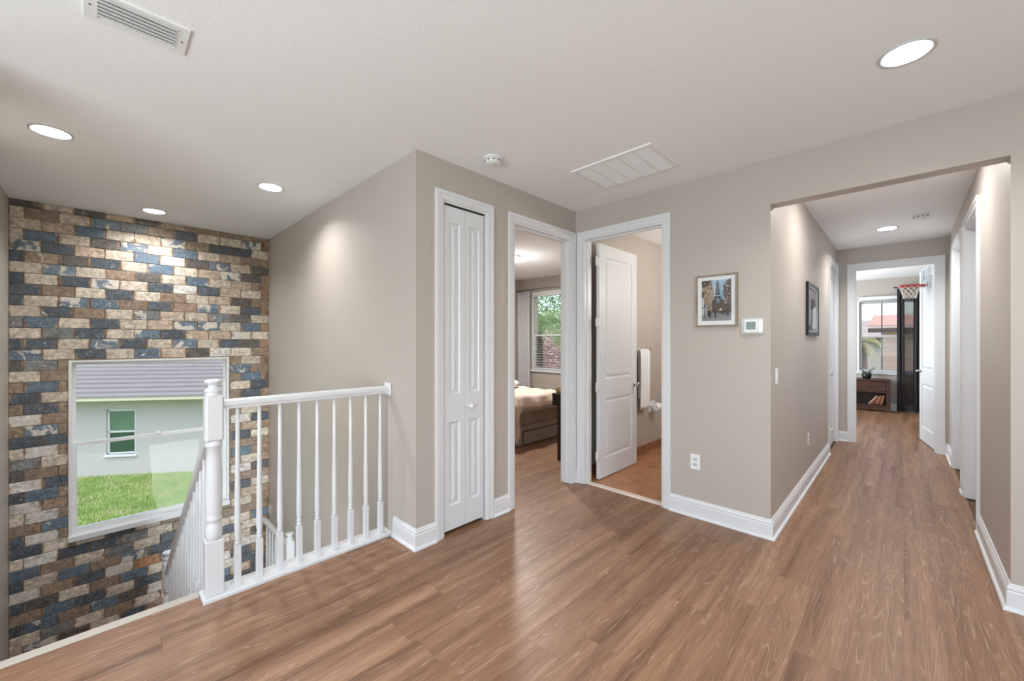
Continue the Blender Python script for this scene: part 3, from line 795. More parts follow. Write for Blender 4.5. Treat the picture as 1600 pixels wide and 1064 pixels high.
# door at the end of the hall, swung into the room beyond; hinge on the right jamb
ang = math.atan2(0.80, -0.125)
d6 = struct(empty('door_6', (endd[1] - 0.020, HE + T + 0.012, 0), ang), 'white two-panel door standing open into the room at the end of the hall')
leaf(d6, 0.80, 2.43); lever(d6, 0.74, 1.0)
hinges(d6, (0.26, 1.2, 2.2), -0.005, 0.0)

# ------------------------------------------------------------------ ceiling fixtures
DOWN_LABEL = ['lit round downlight nearest the left wall over the stairs', 'lit round downlight closest to the brick wall', 'lit round downlight over the stairs beside the closet block',
              'large lit round downlight in front of the hall opening', 'lit round downlight in the hall ceiling']
DOWN_W = [15, 13, 13, 11, 18]
for (x, y), lb, w_ in zip(DOWN, DOWN_LABEL, DOWN_W):
    e = thing('downlight', lb, 'ceiling light', (x, y, CEIL), group='recessed ceiling downlights')
    mb = MB(); mb.lathe([(0.080, 0.004), (0.082, -0.003), (0.092, -0.007), (0.099, -0.004), (0.100, 0.0), (0.084, 0.001)], 0, 0, 40); mb.f = mb.f[:-2]; mb.mi = mb.mi[:-2]; mb.sm = mb.sm[:-2]
    obj('trim_ring', mb, M['plastic_dim'], e, local=True)
    mb = MB(); mb.lathe([(0.081, 0.0), (0.077, 0.02), (0.058, 0.058), (0.0835, 0.06), (0.0835, 0.0)], 0, 0, 40); mb.f = mb.f[:-2]; mb.mi = mb.mi[:-2]; mb.sm = mb.sm[:-2]
    obj('baffle', mb, M['baffle'], e, local=True)
    mb = MB(); mb.lathe([(0.060, 0.066), (0.060, 0.058), (0.04, 0.054), (0.005, 0.052)], 0, 0, 40); obj('lens', mb, M['lens'], e, local=True)
    lamp('downlight_glow', 'AREA', (x, y, CEIL + 0.050), w_ * 1.15, (1.0, 0.985, 0.965), 0.105)
lamp('hall_downlight_glow', 'AREA', (-0.10, 4.25, CEIL - 0.004), 16, (1.0, 0.985, 0.965), 0.14)
for x, y in ((-1.4, -1.2), (1.3, -0.9), (1.5, 1.5)): lamp('loft_downlight_glow', 'AREA', (x, y, CEIL - 0.004), 9, (1.0, 0.985, 0.965), 0.14)

def smoke(x, y, r, label):
    e = thing('smoke_detector', label, 'smoke detector', (x, y, CEIL))
    mb = MB(); mb.lathe([(r * 1.0, -0.0005), (r, -0.010), (r * 0.96, -0.014)], 0, 0, 32); obj('base', mb, M['plastic'], e, local=True)
    mb = MB(); mb.lathe([(r * 0.80, -0.014), (r * 0.80, -0.022), (r * 0.9, -0.024), (r * 0.88, -0.036), (r * 0.7, -0.044), (r * 0.3, -0.047), (0.002, -0.047)], 0, 0, 32); obj('cover', mb, M['plastic'], e, local=True)
    for k in range(10):
        a = 2 * PI * k / 10; m2 = MB(); m2.box(-0.008, 0.008, -0.001, 0.001, -0.034, -0.027)
        c, s_ = math.cos(a), math.sin(a); m2.v = [(vx * -s_ + (r * 0.892 + vy) * c, vx * c + (r * 0.892 + vy) * s_, vz) for vx, vy, vz in m2.v]; obj('slot', m2, M['slot'], e, local=True)
    mb = MB(); mb.lathe([(0.010, -0.0465), (0.010, -0.049), (0.002, -0.0495)], r * 0.35, 0.0, 12); obj('test_button', mb, M['plastic_dim'], e, local=True)
smoke(-2.112, 1.962, 0.068, 'white smoke detector on the ceiling beside the closet block')
smoke(0.123, 5.928, 0.068, 'small white smoke detector on the hall ceiling')

# return air grille: five bays of fine blades
vx0, vx1, vy0, vy1 = -1.843, -1.195, 2.535, 3.012
e = thing('return_grille', 'large white return air grille of five bays on the ceiling', 'vent', (vx0, vy0, CEIL))
mb = MB(); fw = 0.026
for a in ((vx0, vx1, vy0, vy0 + fw), (vx0, vx1, vy1 - fw, vy1), (vx0, vx0 + fw, vy0 + fw, vy1 - fw), (vx1 - fw, vx1, vy0 + fw, vy1 - fw)): mb.box(*a, CEIL - 0.012, CEIL - 0.0005)
obj('frame', mb, M['plastic'], e)
bwid = (vx1 - vx0 - 2 * fw) / 5
for i in range(1, 5):
    mb = MB(); xx = vx0 + fw + i * bwid; mb.box(xx - 0.006, xx + 0.006, vy0 + fw, vy1 - fw, CEIL - 0.011, CEIL - 0.0005); obj('divider', mb, M['plastic'], e)
for i in range(5):
    mb = MB(); xa, xb = vx0 + fw + i * bwid + 0.006, vx0 + fw + (i + 1) * bwid - 0.006
    mb.box(xa, xb, vy0 + fw, vy1 - fw, CEIL - 0.0015, CEIL - 0.0005, 1)
    y = vy0 + fw + 0.008
    while y < vy1 - fw - 0.01:
        mb._add([(xa, y, CEIL - 0.002), (xb, y, CEIL - 0.002), (xb, y + 0.007, CEIL - 0.009), (xa, y + 0.007, CEIL - 0.009), (xa, y + 0.0015, CEIL - 0.002), (xb, y + 0.0015, CEIL - 0.002), (xb, y + 0.0085, CEIL - 0.009), (xa, y + 0.0085, CEIL - 0.009)],
                [(0, 1, 2, 3), (4, 7, 6, 5), (0, 4, 5, 1), (3, 2, 6, 7)]); y += 0.0125
    obj('louver_bay', mb, [M['plastic'], M['plastic_dim']], e)
# supply register
vx0, vx1, vy0, vy1 = -2.362, -2.158, -0.052, 0.262
e = thing('supply_register', 'white slatted supply register at the top left of the ceiling', 'vent', (vx0, vy0, CEIL))
mb = MB(); fw = 0.028
for a in ((vx0, vx1, vy0, vy0 + fw + 0.01), (vx0, vx1, vy1 - fw - 0.01, vy1), (vx0, vx0 + fw, vy0 + fw + 0.01, vy1 - fw - 0.01), (vx1 - fw, vx1, vy0 + fw + 0.01, vy1 - fw - 0.01)): mb.box(*a, CEIL - 0.007, CEIL - 0.0005)
obj('frame', mb, M['plastic'], e)
mb = MB(); mb.box(vx0 + fw, vx1 - fw, vy0 + fw, vy1 - fw, CEIL - 0.001, CEIL - 0.0003); obj('back', mb, M['plastic_dim'], e)
for i in range(6):
    xx = vx0 + fw + 0.012 + i * 0.0245; mb = MB()
    mb.prism([(xx - 0.004, CEIL - 0.006), (xx - 0.003, CEIL - 0.0045), (xx + 0.021, CEIL - 0.012), (xx + 0.020, CEIL - 0.0135)], vy0 + fw + 0.01, vy1 - fw - 0.01, 'y'); obj('louver', mb, M['plastic'], e)
for xx, yy in ((vx0 + 0.1, vy0 + 0.018), (vx0 + 0.1, vy1 - 0.018)):
    mb = MB(); mb.lathe([(0.004, -0.0065), (0.004, -0.0085), (0.001, -0.009)], xx, yy, 10, c0=CEIL); obj('screw', mb, M['slot'], e)

# ------------------------------------------------------------------ pictures, thermostat, plates
def printed(name):
    t = NT(name); a = t.add('ShaderNodeVertexColor'); a.layer_name = 'Col'
    n = t.noise(t.objc(), 90, 4, 0.7)
    t.base(t.mix(1.0, a.outputs[0], t.grey(n, [(0.3, 0.62), (0.7, 1.3)]), 'MULTIPLY')).rough(0.35)
    return t.m
def print_mesh(shapes, P, mat, parent, name='print'):
    """flat printed picture: (polygon in 0..1, colour) painted back to front, each sheet a hair in front of the last"""
    mb = MB(); cols = []
    for k, (poly, c) in enumerate(shapes):
        mb._add([P(u, w, 0.00012 * k) for u, w in poly], [tuple(range(len(poly)))]); cols.append(lin(c))
    o = obj(name, mb, mat, parent, recalc=False)
    ca = o.data.color_attributes.new('Col', 'FLOAT_COLOR', 'CORNER')
    for poly in o.data.polygons:
        for li in poly.loop_indices: ca.data[li].color = cols[poly.index]
    return o
# framed street print on the bathroom wall
px0, px1, pz0, pz1 = -1.200, -0.896, 1.538, 1.946
e = thing('framed_print', 'framed colour print of an iron lattice tower at the end of a street', 'picture', ((px0 + px1) / 2, BY, pz0))
fr = MB(); fw = 0.014
for a in ((px0, px1, pz0, pz0 + fw), (px0, px1, pz1 - fw, pz1), (px0, px0 + fw, pz0 + fw, pz1 - fw), (px1 - fw, px1, pz0 + fw, pz1 - fw)): fr.box(a[0], a[1], BY - 0.022, BY - 0.001, a[2], a[3])
obj('frame', fr, M['frame_oak'], e)
mb = MB(); mb.box(px0 + fw, px1 - fw, BY - 0.012, BY - 0.002, pz0 + fw, pz1 - fw); obj('mat_board', mb, plain('white_mat_board', (238, 238, 238), 0.8, var=0.01), e)
ix0, ix1, iz0, iz1 = px0 + 0.044, px1 - 0.044, pz0 + 0.046, pz1 - 0.042
Pm = lambda u, w, d: (ix0 + u * (ix1 - ix0), BY - 0.0123 - d, iz0 + w * (iz1 - iz0))
rg = random.Random(5)
SH = [([(0, 0), (1, 0), (1, 1), (0, 1)], (176, 198, 220)), ([(0, 0), (1, 0), (1, 0.24), (0, 0.24)], (146, 146, 150)), ([(0.35, 0.62), (0.62, 0.6), (0.62, 0.8), (0.4, 0.85)], (200, 212, 226))]
SH += [([(0, 0.16), (0.36, 0.24), (0.42, 0.5), (0.40, 0.74), (0.34, 1), (0, 1)], (176, 152, 132)), ([(0, 0.8), (0.1, 0.84), (0.3, 0.9), (0.33, 1), (0, 1)], (88, 76, 70)), ([(0, 0.14), (0.16, 0.18), (0.13, 0.5), (0, 0.58)], (196, 200, 206)), ([(0, 0.60), (0.07, 0.57), (0.09, 0.68), (0, 0.74)], (66, 62, 60))]
for k in range(90):
    u, w = rg.uniform(0.02, 0.36), rg.uniform(0.25, 0.94); c = rg.choice([(58, 46, 42), (118, 94, 80), (206, 184, 164), (226, 214, 200), (92, 72, 62)]); du, dw = rg.uniform(0.008, 0.03), rg.uniform(0.02, 0.07)
    SH.append(([(u, w), (u + du, w + 0.01), (u + du, w + dw), (u, w + dw)], c))
SH += [([(1, 0.2), (0.74, 0.34), (0.78, 0.5), (0.74, 0.7), (0.86, 0.96), (1, 1)], (104, 90, 84))]
for k in range(110):
    u, w = rg.uniform(0.76, 0.96), rg.uniform(0.3, 0.95); c = rg.choice([(54, 44, 42), (150, 128, 116), (196, 186, 180), (72, 66, 60), (222, 222, 226)]); du, dw = rg.uniform(0.012, 0.04), rg.uniform(0.015, 0.05)
    SH.append(([(u, w), (u + du, w + 0.008), (u + du * 0.7, w + dw), (u + 0.005, w + dw * 0.8)], c))
TW = (74, 78, 82)
SH += [([(0.555, 0.93), (0.575, 0.98), (0.595, 0.93)], TW), ([(0.553, 0.93), (0.597, 0.93), (0.66, 0.62), (0.50, 0.62)], TW), ([(0.49, 0.60), (0.67, 0.60), (0.69, 0.55), (0.47, 0.55)], TW),
       ([(0.47, 0.55), (0.56, 0.55), (0.49, 0.42), (0.40, 0.42)], TW), ([(0.60, 0.55), (0.69, 0.55), (0.78, 0.42), (0.68, 0.42)], TW), ([(0.42, 0.47), (0.76, 0.47), (0.77, 0.44), (0.41, 0.44)], TW), ([(0.565, 0.88), (0.585, 0.88), (0.60, 0.66), (0.55, 0.66)], (128, 136, 144)),
       ([(0.40, 0.22), (1, 0.20), (1, 0.36), (0.72, 0.43), (0.40, 0.42)], (84, 68, 60)), ([(0.62, 0.25), (0.74, 0.24), (0.70, 0.30)], (220, 216, 214)), ([(0.40, 0.2), (0.48, 0.2), (0.46, 0.48), (0.41, 0.5)], (62, 56, 54))]
for u, hh in ((0.50, 0.2), (0.27, 0.14), (0.31, 0.19), (0.92, 0.16), (0.84, 0.1), (0.66, 0.08), (0.74, 0.1)):
    w = 0.24 - hh * 0.9; SH.append(([(u - 0.018, max(w, 0.01)), (u + 0.02, max(w, 0.01)), (u + 0.026, w + hh), (u - 0.02, w + hh * 0.95)], (38, 34, 34)))
SH += [([(0.12, 0.06), (0.14, 0.06), (0.17, 0.55), (0.14, 0.55)], (48, 40, 38))]
print_mesh(SH, Pm, printed('street_print_ink'), e)
mb = MB(); mb.box(px0 + fw, px1 - fw, BY - 0.0205, BY - 0.0190, pz0 + fw, pz1 - fw); obj('glazing', mb, M['glass'], e)

# dark framed picture on the left hall wall
y0, y1, z0, z1 = 4.80, 5.47, 1.485, 2.012
e = thing('black_picture_frame', 'black framed monochrome picture on the left hall wall', 'picture', (HL, (y0 + y1) / 2, z0))
M['black_frame'] = plain('black_gloss_frame', (22, 20, 20), 0.2)
fr = MB(); fw = 0.032
for a in ((y0, y1, z0, z0 + fw), (y0, y1, z1 - fw, z1), (y0, y0 + fw, z0 + fw, z1 - fw), (y1 - fw, y1, z0 + fw, z1 - fw)): fr.cbox(HL + 0.001, HL + 0.024, *a, 0.003)
obj('frame', fr, M['black_frame'], e)
fr = MB(); g_ = fw + 0.02
for a in ((y0 + fw, y1 - fw, z0 + fw, z0 + g_), (y0 + fw, y1 - fw, z1 - g_, z1 - fw), (y0 + fw, y0 + g_, z0 + g_, z1 - g_), (y1 - g_, y1 - fw, z0 + g_, z1 - g_)): fr.box(HL + 0.001, HL + 0.018, *a)
obj('inner_liner', fr, plain('silver_liner', (186, 184, 186), 0.25, metal=0.6), e)
Pm2 = lambda u, w, d: (HL + 0.008 + d, y0 + g_ + u * (y1 - y0 - 2 * g_), z0 + g_ + w * (z1 - z0 - 2 * g_))
mb = MB(); mb.box(HL + 0.001, HL + 0.0078, y0 + g_ - 0.004, y1 - g_ + 0.004, z0 + g_ - 0.004, z1 - g_ + 0.004); obj('mat_board', mb, M['plastic_dim'], e)
SH = [([(0, 0), (1, 0), (1, 1), (0, 1)], (168, 160, 162)), ([(0, 0), (0.25, 0), (0.18, 1), (0, 1)], (206, 202, 198)), ([(0.3, 0.05), (0.6, 0.02), (0.62, 0.45), (0.35, 0.4)], (112, 112, 124)), ([(0.35, 0.5), (0.8, 0.5), (0.8, 0.76), (0.35, 0.76)], (46, 44, 50)), ([(0.5, 0.04), (0.9, 0.04), (0.9, 0.6), (0.62, 0.56)], (236, 236, 246)), ([(0, 0), (0.6, 0), (0.4, 0.1), (0, 0.14)], (70, 68, 76))]
print_mesh(SH, Pm2, printed('monochrome_print_ink'), e)
mb = MB(); mb.box(HL + 0.0135, HL + 0.015, y0 + fw, y1 - fw, z0 + fw, z1 - fw); obj('glazing', mb, M['glass'], e)

# thermostat
x0, x1, z0, z1 = -0.870, -0.728, 1.480, 1.594
e = thing('thermostat', 'white thermostat with a green-grey screen beside the framed street print', 'thermostat', ((x0 + x1) / 2, BY, z0))
def rrect(x0, x1, z0, z1, r, n=5):
    P = []
    for cx, cz, a0 in ((x1 - r, z0 + r, -90), (x1 - r, z1 - r, 0), (x0 + r, z1 - r, 90), (x0 + r, z0 + r, 180)):
        for k in range(n + 1): a = R(a0 + 90 * k / n); P.append((cx + r * math.cos(a), cz + r * math.sin(a)))
    return P
mb = MB(); mb.prism(rrect(x0, x1, z0, z1, 0.010), BY - 0.016, BY - 0.001, 'y'); obj('backplate', mb, M['plastic_dim'], e)
mb = MB(); mb.prism(rrect(x0 + 0.022, x0 + 0.108, z0 + 0.012, z1 - 0.012, 0.008), BY - 0.028, BY - 0.016, 'y'); o = obj('housing', mb, M['plastic'], e)
mb = MB(); mb.box(x0 + 0.034, x0 + 0.096, BY - 0.0295, BY - 0.028, z0 + 0.030, z1 - 0.026); obj('screen', mb, plain('lcd_screen', (128, 152, 146), 0.2, var=0.1, scale=60), o)
mb = MB(); mb.box(x0 + 0.110, x1 - 0.003, BY - 0.019, BY - 0.016, z0 + 0.010, z1 - 0.010); obj('side_cover', mb, M['plastic'], e)

def plate(axis, face, sgn, a, z, kind, name, label, cat, w=0.072, h=0.118):
    e = thing(name, label, cat, (face, a, z - h / 2) if axis == 'x' else (a, face, z - h / 2))
    def bx(nm, a0, a1, d0, d1, za, zb, mat, ch=0.0):
        mb = MB(); lo, hi = sorted((face + sgn * d0, face + sgn * d1)); A = (lo, hi, a0, a1, za, zb) if axis == 'x' else (a0, a1, lo, hi, za, zb)
        mb.cbox(*A, ch) if ch else mb.box(*A)
        return obj(nm, mb, M[mat], e)
    bx('plate', a - w / 2, a + w / 2, 0.001, 0.0065, z - h / 2, z + h / 2, 'plastic', 0.002)
    if kind == 'outlet':
        for dz in (0.021, -0.021):
            bx('receptacle', a - 0.017, a + 0.017, 0.006, 0.0085, z + dz - 0.014, z + dz + 0.014, 'plastic_dim', 0.001)
            for da in (-0.006, 0.006): bx('slot', a + da - 0.001, a + da + 0.001, 0.008, 0.0088, z + dz - 0.003, z + dz + 0.006, 'slot')
            bx('ground_slot', a - 0.002, a + 0.002, 0.008, 0.0088, z + dz - 0.010, z + dz - 0.006, 'slot')
    else:
        bx('rocker', a - 0.016, a + 0.016, 0.006, 0.011, z - 0.033, z + 0.033, 'plastic', 0.002)
    return e
plate('y', BY, -1, -1.21, 0.447, 'outlet', 'wall_outlet', 'white duplex outlet low on the wall beside the bathroom doorway', 'outlet', 0.076, 0.124)
plate('x', HL, 1, 3.535, 1.16, 'switch', 'light_switch', 'white rocker light switch on the hall corner wall', 'light switch', 0.075, 0.12)
plate('x', HL, 1, 4.93, 0.447, 'outlet', 'wall_outlet', 'white duplex outlet low on the left hall wall', 'outlet')

# ------------------------------------------------------------------ bedroom
def window_y(n, X0, X1, Z0, Z1, Y, th, label, mid, muntin=None):
    e = struct(empty('window_%d' % n, ((X0 + X1) / 2, Y, Z0)), label)
    mb = MB()
    mb.box(X0, X0 + 0.03, Y - 0.004, Y + th, Z0, Z1); mb.box(X1 - 0.03, X1, Y - 0.004, Y + th, Z0, Z1); mb.box(X0 + 0.03, X1 - 0.03, Y - 0.004, Y + th, Z1 - 0.03, Z1); mb.box(X0 + 0.03, X1 - 0.03, Y, Y + th, Z0, Z0 + 0.02)
    obj('frame', mb, M['vinyl'], e)
    mb = MB(); mb.cbox(X0 - 0.02, X1 + 0.02, Y - 0.035, Y + 0.03, Z0 - 0.02, Z0 + 0.03, 0.004); obj('sill', mb, M['white'], e)
    sash(e, 'y', Y + th * 0.75, X0 + 0.03, X1 - 0.03, mid - 0.02, Z1 - 0.03, 0.04, 0.03)
    sash(e, 'y', Y + th * 0.5, X0 + 0.03, X1 - 0.03, Z0 + 0.03, mid + 0.02, 0.04, 0.03)
    if muntin:
        for xx in muntin:
            mb = MB(); mb.box(xx - 0.009, xx + 0.009, Y + th * 0.62, Y + th * 0.66, Z0 + 0.06, Z1 - 0.06); obj('muntin', mb, plain('bronze_muntin', (74, 68, 66), 0.5), e)
    return e
def blinds(name, label, X0, X1, Z0, Z1, Y, parts_mat, tilt=6, gap=0.046):
    e = thing(name, label, 'blinds', ((X0 + X1) / 2, Y, Z0))
    mb = MB(); mb.cbox(X0, X1, Y - 0.03, Y + 0.03, Z1 - 0.07, Z1, 0.004); obj('headrail', mb, M['vinyl'], e)
    w, d, a = (X1 - X0) / 2 - 0.006, 0.022, R(tilt); mb = MB()
    dy, dz = d * math.cos(a), d * math.sin(a)
    mb._add([(-w, -dy, -dz), (w, -dy, -dz), (w, dy, dz), (-w, dy, dz), (-w, -dy, -dz + 0.0025), (w, -dy, -dz + 0.0025), (w, dy, dz + 0.0025), (-w, dy, dz + 0.0025)],
            [(0, 3, 2, 1), (4, 5, 6, 7), (0, 1, 5, 4), (1, 2, 6, 5), (2, 3, 7, 6), (3, 0, 4, 7)])
    me = mb.mesh('slat', parts_mat); z = Z1 - 0.10
    while z > Z0 + 0.04:
        o = bpy.data.objects.new('slat', me); COL.objects.link(o); o.parent = e; o.location = (0, 0, z - Z0); z -= gap
    mb = MB(); mb.box(X0 + 0.004, X1 - 0.004, Y - 0.02, Y + 0.02, Z0 + 0.012, Z0 + 0.03); obj('bottom_rail', mb, M['vinyl'], e)
    for xx in (X0 + 0.12, X1 - 0.12):
        mb = MB(); mb.tube([(xx, Y - 0.024, Z1 - 0.07), (xx, Y - 0.024, Z0 + 0.03)], 0.0012, 5); obj('cord', mb, M['vinyl'], e)
    return e
window_y(2, *BWIN, BEDY, T, 'white sash window in the bedroom beyond the doorway', 1.55)
slat_w = plain('pale_blind_slat', (206, 206, 204), 0.5, var=0.02)
slat_d = plain('taupe_blind_slat', (150, 138, 132), 0.5, var=0.02)
blinds('bedroom_blinds', 'pale open slat blinds in the bedroom window', BWIN[0] + 0.035, BWIN[1] - 0.035, BWIN[2] + 0.03, BWIN[3] - 0.03, BEDY + 0.028, slat_w, 3, 0.052)
def curtain_panel(x0, x1, z0, z1, y, n, amp, seed, flare=0.0):
    rg = random.Random(seed); ph = [rg.uniform(-0.5, 0.5) for _ in range(8)]
    def fn(u, w):
        a = 2 * PI * n * u + 0.5 * math.sin(3 * u + ph[0]) + 0.25 * math.sin(5 * w + ph[1])
        k = amp * (0.65 + 0.35 * (1 - w)); xm = (x0 + x1) / 2
        xx = x0 + (x1 - x0) * u; xx = xm + (xx - xm) * (1 + flare * (1 - w))
        return (xx + 0.25 * k * math.cos(a), y + k * math.sin(a) + 0.006 * math.sin(9 * u + 4 * w + ph[2]), z0 + (z1 - z0) * w)
    mb = MB(); mb.sheet(fn, (0, 1, 0), 0.004, int(n * 14), 14); return mb
e = thing('bedroom_curtain', 'light grey pleated curtain at the left of the bedroom window', 'curtain', (-5.74, BEDY - 0.09, 0.03))
obj('cloth', curtain_panel(-5.90, -5.55, 0.03, 2.47, BEDY - 0.09, 5, 0.028, 3), M['curtain_grey'], e)
mb = MB(); mb.tube([(-5.93, BEDY - 0.09, 2.50), (-3.9, BEDY - 0.09, 2.50)], 0.010, 10); o = obj('rod', mb, M['chrome'], e)
for xx in (-5.925, -3.95):
    mb = MB(); mb.box(xx - 0.008, xx + 0.008, BEDY - 0.09, BEDY - 0.001, 2.485, 2.50); obj('bracket', mb, M['chrome'], o)
# bed
bx0, bx1, by0, by1 = -5.75, -3.70, 3.90, 4.90
e = thing('storage_bed', 'upholstered storage bed with blush duvet seen through the bedroom doorway', 'bed', ((bx0 + bx1) / 2, (by0 + by1) / 2, 0))
mb = MB(); mb.cbox(bx0, bx1, by0, by1, 0.004, 0.30, 0.012); obj('base', mb, M['bedbase'], e)
mb = MB(); mb.cbox(bx1 + 0.001, bx1 + 0.014, by0 + 0.10, by1 - 0.06, 0.025, 0.19, 0.004); o = obj('drawer', mb, M['bedbase'], e)
mb = MB()
for a in ((by0 + 0.088, by0 + 0.10, 0.02, 0.205), (by0 + 0.088, by1 - 0.05, 0.19, 0.205)): mb.box(bx1 + 0.0005, bx1 + 0.004, *a)
obj('shadow_gap', mb, M['espresso'], o)
mb = MB(); mb.cbox(bx0 + 0.02, bx1 - 0.02, by0 + 0.02, by1 - 0.02, 0.30, 0.60, 0.05); obj('mattress', mb, M['pillow'], e)
def drape(top, hem_foot, hem_side, hem_far, bulge, seed, head):
    rg = random.Random(seed); ph = [rg.uniform(0, 6) for _ in range(6)]
    of, os_, ob = top - hem_foot, top - hem_side, top - hem_far
    def fn(u, w):
        X = (bx0 + head) + u * (bx1 + of - bx0 - head); Y = (by0 - os_) + w * (by1 + ob - by0 + os_)
        ox = max(0, X - bx1); oy = max(0, by0 - Y); oy2 = max(0, Y - by1)
        drop = math.sqrt(ox * ox + oy * oy + oy2 * oy2) if (ox > 0 and (oy > 0 or oy2 > 0)) else max(ox, oy, oy2)
        lim = max(of if ox > 0 else 0, os_ if oy > 0 else 0, ob if oy2 > 0 else 0); drop = min(drop, lim) if lim else 0
        fold = 0.016 * math.sin(9 * Y + ph[0]) * math.sin(7 * X + ph[1]) + 0.008 * math.sin(23 * X + 11 * Y + ph[2])
        hang = min(1, drop / 0.12)
        px_ = min(X, bx1) + (bulge + 0.02 * math.sin(17 * Y + ph[3])) * hang * (1 if ox > 0 else 0)
        py_ = max(min(Y, by1), by0) - (bulge + 0.025 * math.sin(15 * X + ph[4])) * hang * (1 if oy > 0 else 0) + bulge * hang * (1 if oy2 > 0 else 0)
        return (px_, py_, max(0.012, top - drop * 0.97 + fold * (1 - 0.6 * hang)))
    mb = MB(); mb.sheet(fn, (0, 0, -1), 0.012, 60, 56); return mb
obj('blanket', drape(0.625, 0.29, 0.33, 0.40, 0.022, 4, 0.5), M['blanket'], e)
obj('duvet', drape(0.675, 0.47, 0.05, 0.40, 0.055, 9, 0.3), M['duvet'], e)
pl = tag(obj('pillow', MB().bm((lambda b: (bmesh.ops.create_uvsphere(b, u_segments=24, v_segments=12, radius=1), [setattr(q, 'co', Vector((-4.75 + 0.36 * math.copysign(abs(q.co.x) ** 0.7, q.co.x), 4.53 + 0.25 * math.copysign(abs(q.co.y) ** 0.7, q.co.y), 0.755 + 0.065 * q.co.z))) for q in b.verts], b)[2])(bmesh.new()), 0, True), M['pillow'], None, origin=(-4.75, 4.53, 0.69)), 'white pillow lying on the blush duvet', 'pillow')
# desk and small box on it
e = thing('dark_desk', 'dark espresso desk with a slim leg just inside the bedroom doorway', 'desk', (-2.75, 4.35, 0))
mb = MB(); mb.cbox(-3.035, -2.51, 3.79, 4.90, 0.775, 0.80, 0.003); obj('desktop', mb, M['espresso'], e)
mb = MB(); mb.box(-3.030, -2.52, 3.795, 4.89, 0.655, 0.775); obj('apron', mb, M['espresso'], e)
for xx, yy in ((-2.975, 3.82), (-2.975, 4.855), (-2.555, 3.82), (-2.555, 4.855)):
    mb = MB(); mb.cbox(xx, xx + 0.035, yy, yy + 0.035, 0.0005, 0.655, 0.002); obj('leg', mb, M['espresso'], e)
mb = MB(); mb.lathe([(0.026, 0.0), (0.038, 0.008), (0.042, 0.04), (0.038, 0.075), (0.020, 0.085), (0.002, 0.086)], 0, 0, 20)
o = obj('wooden_pot', mb, plain('tan_wood_pot', (190, 156, 124), 0.6, var=0.15, scale=40), None, local=True); o.location = (-2.975, 3.86, 0.8005); tag(o, 'small tan rounded pot on the dark desk', 'pot')
# ceiling lamp in the bedroom
e = thing('flush_ceiling_lamp', 'small lit ceiling lamp in the bedroom', 'ceiling light', (-4.33, 4.456, CEIL))
mb = MB(); mb.lathe([(0.13, -0.0005), (0.13, -0.02), (0.12, -0.025)], 0, 0, 28); obj('base', mb, M['baffle'], e, local=True)
mb = MB(); mb.lathe([(0.115, -0.025), (0.11, -0.05), (0.08, -0.075), (0.03, -0.088), (0.002, -0.09)], 0, 0, 28); obj('shade', mb, M['lens'], e, local=True)
lamp('bedroom_lamp_glow', 'AREA', (-4.33, 4.456, CEIL - 0.10), 50, (1.0, 0.965, 0.92), 0.22)
lamp('bedroom_lamp_halo', 'POINT', (-4.33, 4.456, CEIL - 0.45), 11, (1.0, 0.98, 0.95), 0.12)

# ------------------------------------------------------------------ bathroom
e = thing('towel_bar', 'slim dark towel bar on the bathroom wall', 'towel bar', (AX, 4.74, 1.30))
mb = MB(); mb.tube([(AX + 0.06, 4.52, 1.325), (AX + 0.06, 4.96, 1.325)], 0.007, 10); obj('bar', mb, M['chrome'], e)
for yy in (4.53, 4.95):
    mb = MB(); mb.tube([(AX + 0.001, yy, 1.335), (AX + 0.06, yy, 1.325)], 0.008, 8); mb.lathe([(0.02, 0.001), (0.02, 0.007)], yy, 1.335, 14, True, 0, 'x', AX); obj('bracket', mb, M['chrome'], e)
mb = MB()
def tw(u, w):
    L = (w - 0.5) * 2; s_ = abs(L); side = 1 if L > 0 else -1
    x = AX + 0.06 + side * (0.012 + 0.006 * math.sin(14 * u)) * min(1, s_ * 12); ln = 0.75 if side > 0 else 0.62
    return (x + 0.004 * math.sin(20 * u + 3 * s_), 4.615 + 0.24 * u, 1.338 - ln * s_)
mb.sheet(tw, (1, 0, 0), 0.007, 16, 40)
tag(obj('hand_towel', mb, M['towel'], None, origin=(AX + 0.06, 4.735, 0.58)), 'white towel hanging behind the open bathroom door', 'towel')
e = thing('tissue_holder', 'white ceramic paper holder on the bathroom wall', 'paper holder', (AX, 5.06, 0.49))
mb = MB(); mb.cbox(AX + 0.001, AX + 0.022, 4.975, 5.145, 0.50, 0.64, 0.006); obj('wall_plate', mb, M['ceramic'], e)
for yy in (4.985, 5.115):
    mb = MB(); mb.cbox(AX + 0.02, AX + 0.10, yy, yy + 0.02, 0.545, 0.60, 0.008); obj('arm', mb, M['ceramic'], e)
mb = MB(); mb.tube([(AX + 0.085, 5.00, 0.572), (AX + 0.085, 5.12, 0.572)], 0.008, 8); obj('spindle', mb, M['ceramic'], e)
mb = MB(); mb.lathe([(0.020, 0.0), (0.050, 0.0), (0.051, 0.003), (0.051, 0.097), (0.050, 0.10), (0.020, 0.10)], AX + 0.085, 0.572, 24, True, 0, 'y', 5.01)
mb.f = mb.f[:-2]; mb.mi = mb.mi[:-2]; mb.sm = mb.sm[:-2]
tag(obj('tissue_roll', mb, M['tissue'], None, origin=(AX + 0.085, 5.06, 0.521)), 'white paper roll on the bathroom wall holder', 'paper roll')
lamp('bathroom_unseen_glow', 'POINT', (-1.05, 4.9, 2.1), 30, (1.0, 0.95, 0.88), 0.12)  # unseen point light added for the bathroom, no fixture built

